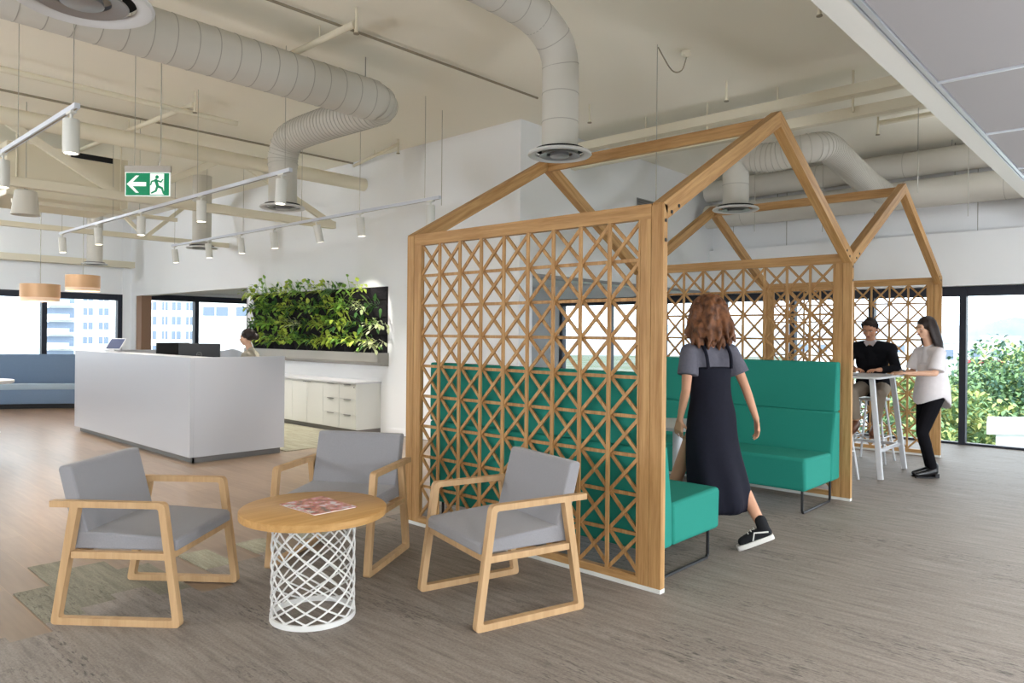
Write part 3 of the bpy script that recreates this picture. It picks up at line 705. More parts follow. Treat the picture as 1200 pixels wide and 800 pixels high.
# ------------------------------------------------------------ banquette, lounge table at the far left
M_blue = mat('slate_blue_upholstery', (96, 114, 136), .85, .15, noise=.1, nscale=120); M_olive = mat('olive_upholstery', (172, 172, 130), .85, .15)
M_bluel = mat('pale_blue_piping', (140, 158, 172), .8)
t = thing('banquette', 'long curved slate-blue banquette with olive back panel below the far windows', 'banquette', (3.2, 15.4, 0))
def arc(xc, yc, R_, a0, a1, n=16): return [(xc+R_*cos(a0+(a1-a0)*i/n), yc+R_*sin(a0+(a1-a0)*i/n)) for i in range(n+1)]
def sweep(path, prof, nmx, mt, **k):
    # prof: (offset along the outward normal, z)
    rs = []
    for i, p in enumerate(path):
        a = Vector(path[max(i-1, 0)]); b = Vector(path[min(i+1, len(path)-1)]); d = (b-a).normalized(); n_ = Vector((-d.y, d.x))
        rs.append([(p[0]+n_.x*o, p[1]+n_.y*o, z) for o, z in prof])
    return MB().rings(rs).build(nmx, mt, t, smooth=True, **k)
# front edge passes (4.41,15.0) and (3.42,15.7), sweeping left; normal points away from the viewer
path = smooth_path([(-1.2, 16.6), (1.0, 16.55), (2.4, 16.2), (3.42, 15.72), (4.41, 15.04), (4.85, 14.6)], 5)
sweep(path, [(0, .10), (0, .42), (.03, .46), (.62, .44), (.62, .10)], 'seat', M_blue)
sweep(path, [(-.004, .36), (-.012, .40), (-.012, .455), (.0, .468), (.06, .47), (.06, .36)], 'seat_edge', M_bluel)
sweep(path, [(.50, .44), (.66, .98), (.74, .99), (.76, .10), (.62, .10)], 'backrest', M_blue)
sweep([(q[0]+.12, q[1]+.10) for q in path], [(.0, .0), (.0, .10), (.4, .10), (.4, .0)], 'plinth', M_black)
path2 = smooth_path([(4.84, 14.9), (5.3, 15.3), (5.9, 15.6), (6.3, 15.7)], 4)
sweep([(4.72, 15.55), (5.4, 15.5), (6.1, 15.3), (6.48, 15.15)], [(0, .1), (0, 1.02), (.09, 1.02), (.09, .1)], 'back_panel', M_olive)
t = thing('lounge_table', 'round white lounge table at the left edge before the blue banquette', 'table', (2.35, 12.3, 0))
MB().lathe([(.40, .70), (.42, .71), (.42, .74), (.41, .745)], (2.42, 12.3, 0), 40).build('table_top', M_lam, t, smooth=True)
MB().lathe([(.26, .0), (.26, .015), (.035, .03), (.035, .70), (.1, .705)], (2.42, 12.3, 0), 24).build('pedestal', M_lam, t, smooth=True)

# ------------------------------------------------------------ ductwork and ceiling services
M_cond0 = mat('hanger_rod', (150, 146, 136), .5)
def diffuser(t, x, y, z, D=.5):
    R_ = D/2
    f = MB().lathe([(R_*.74, z+.012), (R_*.80, z), (R_*.96, z-.004), (R_, z+.004), (R_*.97, z+.02), (R_*.8, z+.03)], (x, y, 0), 48, cap=False).build('diffuser', M_silw, t, smooth=True)
    MB().lathe([(R_*.78, z+.040), (R_*.78, z+.045)], (x, y, 0), 40).build('throat', M_void, f)
    MB().lathe([(R_*.40, z+.008), (R_*.62, z-.006), (R_*.64, z-.002), (R_*.42, z+.03)], (x, y, 0), 40, cap=False).build('cone_ring', M_sil, f, smooth=True)
    MB().lathe([(.001, z-.012), (R_*.28, z-.012), (R_*.30, z-.008), (R_*.28, z+.02)], (x, y, 0), 40, cap=False).build('centre_disc', M_sil, f, smooth=True)
def duct(t, name, pts, r, ribs=0, seams=0, n=28):
    P = smooth_path(pts, 8) if len(pts) > 2 else [Vector(p) for p in pts]
    L_ = [0]
    for a, b in zip(P[:-1], P[1:]): L_.append(L_[-1]+(b-a).length)
    def at(s):
        for i in range(len(P)-1):
            if L_[i+1] >= s-1e-9:
                q = (s-L_[i])/max(L_[i+1]-L_[i], 1e-9); return P[i].lerp(P[i+1], q)
        return P[-1]
    step = .0165 if ribs else .08; m = max(2, int(L_[-1]/step)); pp = [at(L_[-1]*i/m) for i in range(m+1)]
    rr = [r]*(m+1)
    o = MB().tube(pp, rr, n).build(name, M_duct, t, smooth=True)
    if ribs:
        rb = MB(); s = .05
        while s < L_[-1]-.02:
            a = at(s); b = at(s+.008); c_ = (b-a).normalized(); u = c_.orthogonal().normalized(); v = c_.cross(u)
            rb.rings([[a+c_*dz+(u*cos(2*pi*j/n)+v*sin(2*pi*j/n))*rr_ for j in range(n)] for dz, rr_ in ((0, r*1.02), (.004, r*1.055), (.008, r*1.02))], cap=False); s += .055
        rb.build('rib_wire', M_ductrib, o, smooth=True)
    if seams:
        s = seams
        while s < L_[-1]:
            a = at(s); b = at(s+.006); MB().tube([a, b], r*1.012, n).build('seam', M_ductseam, o, smooth=True); s += seams
    return o
M_ductrib = mat('duct_rib', (190, 186, 175), .6)
M_ductseam = mat('duct_joint_tape', (168, 164, 154), .6)
DL = 'air duct'
t = thing('air_duct', 'large round air diffuser overhead at the top left corner with its short duct', DL, (1.03, 3.45, 2.85), 'round ducts with ceiling diffusers')
diffuser(t, 1.03, 3.45, 2.85, .56); duct(t, 'vertical_duct', [(1.03, 3.45, 2.88), (1.03, 3.45, 3.3), (1.03, 3.6, 3.62), (1.03, 3.9, 3.78), (1.03, 5.45, 3.8)], .15, seams=.15)
MB().cone((1.03, 4.4, 3.9), (1.03, 4.4, CZ), .006, .006, 8).build('hanger', M_rod, t)
t = thing('air_duct', 'long round duct at top left ending in a ribbed bend and a diffuser', DL, (4.27, 7.45, 2.85), 'round ducts with ceiling diffusers')
duct(t, 'main_duct', [(-3.0, 5.674, 3.70), (4.19, 5.674, 3.67)], .19, seams=.165)
duct(t, 'flexible_duct', [(3.95, 5.674, 3.67), (4.2, 5.66, 3.67), (4.33, 5.75, 3.66), (4.31, 6.0, 3.65), (4.27, 6.6, 3.64), (4.27, 7.15, 3.63), (4.27, 7.36, 3.58), (4.27, 7.45, 3.42), (4.27, 7.45, 3.3)], .16, ribs=1)
duct(t, 'vertical_duct', [(4.27, 7.45, 2.88), (4.27, 7.45, 3.38)], .155); diffuser(t, 4.27, 7.45, 2.85)
for x in (-1.5, 1.6, 4.1): MB().cone((x, 5.674, 3.85), (x, 5.674, CZ), .005, .005, 8).build('hanger', M_cond0, t)
t = thing('air_duct', 'big white vertical duct bending away at the top centre, its diffuser above the near gable', DL, (4.41, 3.56, 2.85), 'round ducts with ceiling diffusers')
duct(t, 'vertical_duct', [(4.41, 3.56, 2.88), (4.41, 3.56, 3.45), (4.405, 3.56, 3.56), (4.36, 3.56, 3.68), (4.22, 3.56, 3.79), (3.95, 3.56, 3.86), (3.2, 3.56, 3.88), (1.9, 3.56, 3.88)], .142, seams=.22); diffuser(t, 4.41, 3.56, 2.85)
MB().cone((2.6, 3.56, 4.0), (2.6, 3.56, CZ), .006, .006, 8).build('hanger', M_rod, t)
t = thing('air_duct', 'white duct with diffuser seen through the near gable, its ribbed flexible run going right', DL, (7.57, 3.61, 2.85), 'round ducts with ceiling diffusers')
duct(t, 'vertical_duct', [(7.57, 3.61, 2.88), (7.57, 3.61, 3.28), (7.58, 3.58, 3.40), (7.62, 3.42, 3.42)], .14, seams=.24); diffuser(t, 7.57, 3.61, 2.85)
duct(t, 'flexible_duct', [(7.60, 3.46, 3.41), (7.62, 3.2, 3.38), (7.64, 3.0, 3.41), (7.74, 2.82, 3.44), (8.1, 2.80, 3.5), (9.0, 2.90, 3.50), (10.0, 2.98, 3.47), (10.8, 3.0, 3.45)], .15, ribs=1)
for i, (z, r, lb) in enumerate(((3.40, .19, 'lower of the two long white ducts along the window wall'), (3.81, .17, 'upper of the two long white ducts along the window wall'))):
    t = thing('round_duct', lb, DL, (10.9, 1.5, z)); duct(t, 'duct_run', [(10.9, -3.0, z), (10.9, 5.68, z)], r, seams=1.15)
    for y in (-1, 2.2, 4.6): MB().cone((11.095 if z < 3.6 else 10.9, y, z+(0 if z < 3.6 else r)), (11.095 if z < 3.6 else 10.9, y, CZ), .006, .006, 8).build('hanger', M_rod, t)
for x, y, zt, lb in ((5.45, 12.1, CZ, 'small distant white duct with diffuser above the plant wall light track'), (5.33, 16.9, CZ, 'smallest, farthest white duct with diffuser near the far wall')):
    t = thing('air_duct', lb, DL, (x, y, 2.85), 'round ducts with ceiling diffusers'); duct(t, 'vertical_duct', [(x, y, 2.88), (x, y, zt)], .15); diffuser(t, x, y, 2.85)
# roof trusses
t = thing('roof_truss', 'cream painted steel truss with diagonal webs crossing the room at left', 'truss', (3, 9.03, 3))
MB().tube([(-6.5, 9.03, 3.68), (6.52, 9.03, 3.68)], .095, 16).build('top_chord', M_steelpaint, t, smooth=True)
MB().box(-6.5, 6.0, 8.98, 9.08, 2.96, 3.06).build('bottom_chord', M_steelpaint, t, bevel=.004)
for x0, x1 in ((4.55, 6.0), (4.35, 3.2), (1.9, 3.1), (1.8, .5), (-.8, .4), (-.9, -2.2)):
    MB().beam((x0, 9.03, 3.68), (x1, 9.03, 3.01), .05, .08).build('web', M_steelpaint, t)
t = thing('roof_truss', 'second cream painted steel truss, farther back at left', 'truss', (3, 13.3, 3))
MB().box(-6.5, 6.52, 13.25, 13.37, 3.70, 3.84).build('top_chord', M_steelpaint, t); MB().box(-6.5, 6.5, 13.27, 13.35, 3.05, 3.13).build('bottom_chord', M_steelpaint, t)
for k in range(9): x = -5.5+k*1.4; MB().beam((x, 13.31, 3.74), (x+(.7 if k % 2 else -.7), 13.31, 3.09), .05, .06).build('web', M_steelpaint, t)
t = thing('roof_beam', 'pair of pale steel channels running across behind the near gable', 'beam', (7.4, 2.4, 3.55))
MB().box(7.36, 7.42, .9, 5.87, 3.80, 3.90).box(7.42, 7.50, .9, 5.87, 3.80, 3.815).build('upper_channel', M_steelpaint, t)
MB().box(7.50, 7.60, .9, 5.87, 3.62, 3.72).build('lower_channel', M_steelpaint, t)
for y in (1.6, 2.35, 3.1, 3.9, 4.7): MB().cone((7.45, y, 3.65), (7.45, y, 4.06), .012, .012, 8).build('hanger', M_steelpaint, t)
def pipe(name, pts, r, label, m=None, cat='pipe', n=8):
    return tag(MB().tube(pts, r, n).build(name, m or M_steelpaint, smooth=True), label, cat)
M_cond = mat('grey_conduit', (150, 140, 120), .5, .3)
pipe('conduit', [(-.5, 5.27, 4.03), (6.0, 5.16, 4.03)], .012, 'thin grey conduit fixed on the ceiling behind the long duct', M_cond)
pipe('conduit', [(-3, 9.4, 4.02), (6.45, 9.22, 4.02)], .014, 'thin conduit along the ceiling above the near truss', M_cond)
def head(t, x, y, z):
    h_ = MB().cone((x, y, z), (x, y, CZ-.005), .012, .012, 8).cone((x, y, z-.05), (x, y, z), .018, .012, 10).build('sprinkler_head', M_steelpaint, t)
    MB().cone((x, y, z-.058), (x, y, z-.05), .024, .024, 12).build('deflector', M_cond, h_)
def spipe(p0, p1, r, label, heads=()):
    t = thing('sprinkler_pipe', label, 'pipe', tuple(p0)); MB().tube([p0, p1], r, 10).build('pipe_run', M_steelpaint, t, smooth=True)
    for h in heads: head(t, *h)
    q = Vector(p0).lerp(Vector(p1), .5); MB().cone(q, (q.x, q.y, CZ), .008, .008, 8).build('pipe_hanger', M_steelpaint, t)
spipe((6.1, 7.7, 3.98), (6.45, 9.2, 3.98), .022, 'cream sprinkler pipe beside the plant wall ceiling corner', [(6.12, 7.72, 3.92)])
spipe((3.42, 4.88, 3.93), (3.42, 5.9, 3.93), .028, 'short cream sprinkler pipe crossing the conduit at top centre', [(3.42, 4.86, 3.90)])
spipe((3.46, 7.9, 3.92), (3.3, 11.2, 3.92), .028, 'cream sprinkler pipe above the exit sign near the ceiling', [(3.46, 7.88, 3.88)])
spipe((-4.5, 8.0, 3.85), (4.0, 8.0, 3.85), .03, 'thin cream sprinkler pipe in front of the near truss')
spipe((11.38, .9, 3.98), (11.38, 5.8, 3.98), .05, 'cream pipe in the ceiling corner above the window wall')
spipe((9.2, 1.0, 3.98), (9.2, 2.6, 3.98), .03, 'short cream sprinkler pipe right of the gable peak', [(9.2, 2.62, 3.9)])
for x, y, z, lb in ((5.7, 2.05, 3.98, 'ceiling sprinkler at top right beside the tiled ceiling edge'), (6.9, 3.4, 3.9, 'ceiling sprinkler over the ridge of the near gable'), (6.6, 4.9, 3.9, 'ceiling sprinkler right of the big vertical duct')):
    t = thing('ceiling_sprinkler', lb, 'sprinkler', (x, y, z)); head(t, x, y, z)
rods = [(5.65, 3.45, 2.15, 4.06, 'thin wire hanging just right of the big vertical duct'), (8.6, 2.05, 3.0, 4.06, 'thin rod hanging right of the gable peak'), (10.3, 1.9, 2.95, 4.06, 'thin rod hanging before the window wall, right'),
        (10.2, 3.6, 2.9, 4.06, 'thin rod hanging before the window wall, centre'), (9.6, 4.3, 2.9, 4.06, 'thin rod hanging before the window wall, left'), (5.67, 6.34, 2.95, 4.06, 'cable dropping to the end of the middle light track')]
for x, y, z0, z1, lb in rods:
    tag(MB().cone((x, y, z0), (x, y, z1), .004, .004, 6).build('suspension_wire', M_rod), lb, 'wire')
t = thing('junction_box', 'small ceiling junction with drooping cable above the near gable', 'junction box', (5.9, 3.3, 4.0))
MB().lathe([(.05, 4.03), (.045, 4.0), (.02, 3.98)], (5.9, 3.3, 0), 16).build('cap', M_steelpaint, t)
MB().tube(smooth_path([(5.9, 3.3, 3.98), (5.87, 3.33, 3.86), (5.78, 3.38, 3.85), (5.66, 3.45, 4.04)], 6), .006, 6).build('cable', M_cond, t)
# air handling unit at top left
t = thing('air_handling_unit', 'large cream air handling unit hung near the ceiling at top left', 'air conditioning unit', (2.6, 11.2, 3.1))
MB().box(2.35, 3.75, 10.6, 11.9, 3.12, 3.78).build('casing', M_steelpaint, t, bevel=.01)
MB().box(3.05, 3.55, 10.585, 10.6, 3.70, 3.77).build('vent_slot', M_void, t)
MB().prism([(2.35, 3.20), (2.35, 3.7), (1.9, 3.6), (1.9, 3.35)], 10.7, 11.8, 'y').build('plenum', M_steelpaint, t)
MB().box(2.4, 4.4, 10.55, 10.60, 3.02, 3.07).build('support_rail', M_steelpaint, t)
for x in (2.45, 3.65): MB().cone((x, 10.58, 3.02), (x, 10.58, 4.06), .01, .01, 8).build('hanger', M_steelpaint, t)
# ------------------------------------------------------------ light tracks and spotlights
def spot_tree():
    t = thing('spotlight', '', 'spotlight', (0, 0, 0))
    MB().lathe([(.048, -.275), (.050, -.27), (.050, -.055), (.046, -.05)], (0, 0, 0), 24).build('lamp_body', M_white, t, smooth=True)
    MB().lathe([(.0385, -.277), (.039, -.2755)], (0, 0, 0), 20).build('lens', M_emit, t)
    MB().cone((0, 0, -.055), (0, 0, -.012), .010, .010, 8).box(-.018, .018, -.05, .05, -.014, .0).build('bracket', M_white, t)
    return t
sp0 = spot_tree(); used = [False]
def place_spot(x, y, z, tilt, label, power, col=(1, .95, .88), aim=False):
    o = sp0 if not used[0] else copy_tree(sp0)
    used[0] = True
    o.location = (x, y, z); o.rotation_euler = tilt; o['label'] = label; o['group'] = 'white cylinder spotlights on the tracks'
    d = bpy.data.lights.new('spot_beam', 'SPOT'); d.energy = power; d.color = col; d.spot_size = radians(75); d.spot_blend = .6; d.shadow_soft_size = .035
    l = bpy.data.objects.new('spot_beam', d); C.objects.link(l); l.parent = o; l.location = (0, 0, -.285)
    if aim:
        d.spot_size = radians(46); d.spot_blend = .25; d.energy = power*2.0
        v = Vector((6.5, 9.0, 1.5))-Vector((x, y, z-.28)); v = Euler(tilt).to_matrix().inverted() @ v; l.rotation_euler = v.to_track_quat('-Z', 'Y').to_euler()
def track(x, y0, y1, z, label, rodys):
    t = thing('light_track', label, 'light track', (x, (y0+y1)/2, z), 'suspended light tracks')
    MB().box(x-.018, x+.018, y0, y1, z, z+.035).build('rail', M_alu_w, t, bevel=.002)
    MB().box(x-.006, x+.006, y0+.01, y1-.01, z-.001, z+.004).build('slot', M_cond, t)
    for y in rodys: MB().cone((x, y, z+.035), (x, y, 4.06), .003, .003, 6).build('suspension_wire', M_rod, t)
M_alu_w = mat('white_track', (214, 218, 228), .4, .5)
track(1.56, 5.3, 9.8, 2.9, 'white light track at the top left corner', (5.38, 6.7, 7.6, 9.2))
track(3.46, 5.9, 12.5, 2.9, 'white light track in the middle, passing the exit sign', (6.0, 7.8, 9.4, 10.3, 12.4))
track(5.21, 5.85, 12.7, 2.9, 'white light track nearest the plant wall', (6.1, 7.3, 8.6, 10.2, 11.4, 12.6))
w_ = 60
place_spot(1.56, 5.42, 2.9, (0, 0, 0), 'spotlight at the near end of the top left light track', w_)
place_spot(1.56, 7.15, 2.9, (0, 0, 0), 'spotlight at the left picture edge on the top left track', w_)
for y, lb, ti in ((12.40, 'leftmost spotlight on the middle track', (.0, -.05, 0)), (10.86, 'second spotlight from the left on the middle track', (0, -.06, 0)), (9.35, 'third spotlight from the left on the middle track, left of the exit sign', (0, 0, 0)),
                  (7.70, 'fourth spotlight from the left on the middle track, right of the exit sign', (0, 0, 0)), (6.05, 'rightmost and largest spotlight on the middle track, before the round diffuser', (0, .06, 0))):
    place_spot(3.46, y, 2.9, ti, lb, w_)
for y, lb, ti in ((12.62, 'first spotlight from the left on the track nearest the plant wall', (0, -.12, 0)), (11.35, 'second spotlight on the plant wall track, behind the far diffuser', (0, -.1, 0)), (10.3, 'third spotlight from the left on the plant wall track', (0, -.12, 0)),
                  (9.34, 'fourth spotlight from the left on the plant wall track', (0, -.12, 0)), (8.26, 'fifth spotlight on the plant wall track, tilted most', (0, -.26, 0)), (7.30, 'sixth spotlight on the plant wall track, second from its right end', (0, -.12, 0)), (6.0, 'spotlight at the right end of the plant wall track, partly behind the gable', (0, 0, 0))):
    place_spot(5.21, y, 2.9, ti, lb, w_, aim='fifth' in lb)
# spotlight washing the plant wall top
# ------------------------------------------------------------ pendants
def pendant(x, y, z0, r, h, label):
    t = thing('pendant_lamp', label, 'pendant lamp', (x, y, z0), 'copper drum pendants')
    MB().lathe([(r, z0+h*.22), (r, z0+h), (r-.006, z0+h), (r-.006, z0+h*.22), (r, z0+h*.22)], (x, y, 0), 40, cap=False).build('drum_shade', M_copper, t, smooth=True)
    MB().lathe([(r*.97, z0), (r*.97, z0+h*.22), (r*.96, z0+h*.22), (r*.96, z0), (r*.97, z0)], (x, y, 0), 40, cap=False).build('lower_diffuser', M_coppertrim, t, smooth=True)
    MB().lathe([(.001, z0+h*.72), (r-.01, z0+h*.72), (r-.01, z0+h*.70), (.001, z0+h*.70)], (x, y, 0), 24, cap=False).build('top_plate', M_coppertrim, t)
    MB().cone((x, y, z0+h*.7), (x, y, 4.06), .006, .006, 8).build('flex_cord', M_rod, t)
    d = bpy.data.lights.new('pendant_bulb', 'POINT'); d.energy = 14; d.color = (1, .75, .5); d.shadow_soft_size = .08
    l = bpy.data.objects.new('pendant_bulb', d); C.objects.link(l); l.parent = t; l.location = (0, 0, h*.4)
def wp(px, py, dist):
    dx = (px-600); dy = (py-392); c_, s_ = cos(.0095), sin(.0095); x = (dx*c_+dy*s_)/850; y = (-dx*s_+dy*c_)/850
    return FW*dist+RT*(x*dist)+Vector((0, 0, EYE-y*dist))
p = wp(47, 353, 11.5); pendant(p.x, p.y, p.z, .275, .27, 'copper drum pendant lamp on the left, the lower of two by the far window')
p = wp(97, 341, 12.5); pendant(p.x, p.y, p.z, .265, .27, 'copper drum pendant lamp on the right, the higher of two by the far window')
p = wp(30, 252, 8.3)
t = thing('pendant_lamp', 'white tapered pendant lamp at the left edge below the big ceiling unit', 'pendant lamp', tuple(p))
MB().lathe([(.145, p.z), (.11, p.z+.27), (.09, p.z+.285)], (p.x, p.y, 0), 28).build('lamp_shade', M_duct, t, smooth=True)
MB().cone((p.x, p.y, p.z+.28), (p.x, p.y, 4.06), .005, .005, 6).build('flex_cord', M_rod, t)
MB().cone((p.x, p.y, p.z+.28), (p.x, p.y, p.z+.33), .02, .02, 10).build('lamp_cap', M_void, t)
# ------------------------------------------------------------ exit sign
e0 = wp(147.5, 197, 6.05); e1 = wp(199.5, 204, 6.05); c = (e0+e1)/2; wE = .38; a = atan2((e1-e0).y, (e1-e0).x)
zb_ = wp(173, 230, 6.05).z; zt_ = wp(173, 202, 6.05).z
t = thing('exit_sign', 'green and white running-man exit sign with left arrow hanging at upper left', 'exit sign', (c.x, c.y, zb_))
M = Matrix.Translation((c.x, c.y, zb_)) @ Matrix.Rotation(a, 4, 'Z')
hE = zt_-zb_; M_green = mat('sign_green', (10, 126, 86), .4, emit=(10, 150, 100), estr=.2); M_sw = mat('sign_white', (240, 245, 240), .4, emit=(235, 245, 240), estr=.3)
wE = (e1-e0).length
def part(mb, nm, mt, **k): mb.xf(M); return mb.build(nm, mt, t, **k)
part(MB().box(-wE/2-.006, wE/2+.006, -.012, .012, hE, hE+.055), 'housing', mat('sign_housing', (178, 170, 160), .5), bevel=.003)
part(MB().box(-wE/2, wE/2, -.007, .007, 0, hE), 'light_panel', M_sw)
for sd in (-1, 1):
    y = sd*.0078
    def fl(poly, nm, mt, yy=y, th=.0006):
        part(MB().prism([((px_)*sd*-1 if sd > 0 else px_, pz) for px_, pz in poly], yy-th, yy+th, 'y'), nm, mt)
    fl([(-wE/2+.007, .006), (wE/2-.007, .006), (wE/2-.007, hE-.006), (-wE/2+.007, hE-.006)], 'green_face', M_green)
    y2 = sd*.0088
    ax = -wE*.24; az = hE*.5; s = hE*.36
    fl([(ax-s*1.15, az), (ax-.1*s, az+s), (ax+.28*s, az+s), (ax-.45*s, az+.24*s), (ax+1.1*s, az+.24*s), (ax+1.1*s, az-.24*s), (ax-.45*s, az-.24*s), (ax+.28*s, az-s), (ax-.1*s, az-s)], 'arrow', M_sw, y2)
    dx0, dx1 = wE*.06, wE*.37
    fl([(dx0, .012), (dx1, .012), (dx1, hE-.01), (dx0, hE-.01)], 'door_panel', M_sw, y2)
    y3 = sd*.0100; u = hE
    def Q(a_, b_): return (dx0+(dx1-dx0)*a_, u*b_)
    mm = MB()
    def cv(q): return (-q[0] if sd > 0 else q[0])
    def limb(p_, q_, r0, r1):
        p_, q_ = Q(*p_), Q(*q_); mm.capsule((cv(p_), y3, p_[1]), (cv(q_), y3, q_[1]), r0*u, r1*u, 8)
    limb((.50, .80), (.50, .80001), .075, .075); limb((.42, .66), (.55, .42), .07, .06); limb((.42, .66), (.12, .62), .035, .03); limb((.12, .62), (.05, .48), .03, .025)
    limb((.46, .66), (.78, .60), .035, .03); limb((.78, .60), (.92, .70), .03, .025); limb((.55, .42), (.86, .34), .05, .045); limb((.86, .34), (.98, .12), .045, .035)
    limb((.53, .42), (.42, .22), .05, .04); limb((.42, .22), (.12, .14), .04, .03)
    mm.v = [(v[0], y3+(v[1]-y3)*.02, v[2]) for v in mm.v]
    part(mm, 'running_figure', M_green)
part(MB().cone((-wE*.3, 0, hE+.05), (-wE*.3, 0, 4.06-zb_), .003, .003, 6), 'suspension_wire', M_rod)
part(MB().tube(smooth_path([(wE*.22, 0, hE+.05), (wE*.28, 0, hE+.15), (wE*.28, 0, hE+.5), (wE*.28, 0, 4.04-zb_)], 5), .005, 6), 'flex_cord', M_rod)
# grille in the side wall
t = thing('wall_grille', 'small grey air grille on the far side wall above the near screen', 'air grille', (9.25, 5.86, 3.3))
MB().box(9.08, 9.62, 5.855, 5.868, 3.25, 3.48).build('frame', M_sil, t)
for k in range(6): MB().box(9.1, 9.6, 5.848, 5.855, 3.27+k*.035, 3.285+k*.035).build('louvre', M_kick, t)
# ------------------------------------------------------------ high table, stools
TX0, TX1, TY0, TY1 = 7.93, 8.85, 2.22, 3.0
t = thing('high_table', 'tall white bar table with splayed legs beside the middle post', 'bar table', ((TX0+TX1)/2, (TY0+TY1)/2, 0))
MB().prism(rounded([(TX0, TY0), (TX1, TY0), (TX1, TY1), (TX0, TY1)], .06), 1.03, 1.052).build('table_top', M_lam, t, bevel=.004)
for sx_ in (0, 1):
    for sy_ in (0, 1):
        x0 = (TX0+.10, TX1-.10)[sx_]; y0 = (TY0+.10, TY1-.10)[sy_]; x1 = (TX0+.07, TX1+.02)[sx_]; y1 = (TY0+.0, TY1)[sy_]
        MB().beam((x0, y0, 1.03), (x1, y1, T), .05, .045, (1, 0, 0)).build('leg', M_lam, t, bevel=.004)
MB().beam((TX0+.09, TY0+.05, .28), (TX1-.03, TY0+.05, .28), .03, .03).build('foot_rail', M_lam, t); MB().beam((TX1-.01, TY0+.06, .28), (TX1-.01, TY1-.06, .28), .03, .03).build('foot_rail', M_lam, t)
def stool(x, y, h, label, pad):
    t = thing('bar_stool', label, 'bar stool', (x, y, 0), 'white bar stools at the high table')
    MB().lathe([(.15, h-.05), (.175, h-.04), (.18, h-.02)], (x, y, 0), 28).build('seat', M_lam, t, smooth=True)
    if pad: MB().lathe([(.17, h-.02), (.175, h-.005), (.165, h+.01), (.05, h+.016)], (x, y, 0), 28).build('seat_pad', mat('lime_pad', (186, 204, 60), .8), t, smooth=True)
    for sx_ in (-1, 1):
        for sy_ in (-1, 1): MB().cone((x+sx_*.10, y+sy_*.10, h-.04), (x+sx_*.19, y+sy_*.19, T), .013, .013, 10).build('leg', M_lam, t, smooth=True)
    for q0, q1 in (((-1, -1), (1, -1)), ((1, -1), (1, 1)), ((1, 1), (-1, 1)), ((-1, 1), (-1, -1))):
        MB().cone((x+q0[0]*.155, y+q0[1]*.155, .30), (x+q1[0]*.155, y+q1[1]*.155, .30), .009, .009, 8).build('foot_rail', M_lam, t)
stool(9.18, 2.64, .77, 'white bar stool under the seated man', False)
stool(7.66, 2.58, .79, 'white bar stool with lime-green seat pad, mostly hidden by the middle post', True)
# phone/papers on high table
tag(MB().box(8.02, 8.22, 2.52, 2.80, 1.0522, 1.056).build('notebook', M_black), 'dark notebook lying open on the tall white bar table', 'notebook')
# ------------------------------------------------------------ people
def hand(mb, wrist, dirv, palm_n, s=1.0, curl=.4, thumb=1):
    # palm plus five separate bent fingers; dirv along the hand, palm_n normal out of the palm
    d = Vector(dirv).normalized(); n = Vector(palm_n); n = (n-d*n.dot(d)).normalized(); sd = d.cross(n)*thumb; w = Vector(wrist)
    k = w+d*.085*s
    for o_ in (-.028, -.010, .010, .028): mb.capsule(w+sd*o_*.6*s+d*.012*s, k+sd*o_*s, .015*s, .013*s, 8)
    for o_, L_ in ((-.030, .060), (-.0105, .074), (.0105, .080), (.030, .070)):
        p = k+sd*o_*1.15*s; dd = (d+n*curl*.6).normalized(); p1 = p+dd*L_*.45*s; dd = (d+n*curl*1.8).normalized(); p2 = p1+dd*L_*.32*s; dd = (d*.7+n*curl*2.8).normalized(); p3 = p2+dd*L_*.25*s
        mb.chain([p, p1, p2, p3], [.0088*s, .0080*s, .0072*s, .006*s], 8)
    p = w+sd*.024*s+d*.028*s; p1 = p+(d*.55+sd*.8+n*.25).normalized()*.042*s; p2 = p1+(d*.85+sd*.35+n*.4).normalized()*.032*s
    mb.chain([w+d*.01*s, p, p1, p2], [.016*s, .014*s, .0105*s, .008*s], 8)
def head_shape(c, R_, s=1.0, female=True):
    # c: head centre (between the ears), R_: orientation matrix (3x3 as 4x4), face towards +y
    mb = MB()
    i0 = 0
    mb.ell((0, -.012, .030), (.074, .093, .088)); mb.ell((0, .018, -.028), (.060, .070, .072)); mb.ell((0, .045, -.072), (.036, .036, .030))
    mb.ell((0, .066, -.040), (.030, .024, .026)); mb.ell((0, .058, .030), (.054, .030, .030))
    mb.capsule((0, .082, .012), (0, .101, -.022), .0085, .0125, 10); mb.ell((-.010, .094, -.024), (.008, .009, .007)); mb.ell((.010, .094, -.024), (.008, .009, .007))
    for sx in (-1, 1):
        mb.ell((sx*.040, .058, -.020), (.022, .024, .022)); mb.ell((sx*.075, -.008, -.008), (.010, .019, .031)); mb.capsule((sx*.016, .080, .022), (sx*.046, .072, .024), .009, .008, 8)
    mb.capsule((-.016, .087, -.050), (.016, .087, -.050), .0085, .0085, 8)
    M = Matrix.Translation(Vector(c)) @ R_ @ Matrix.Scale(s, 4)
    mb.xf(M); return mb, M
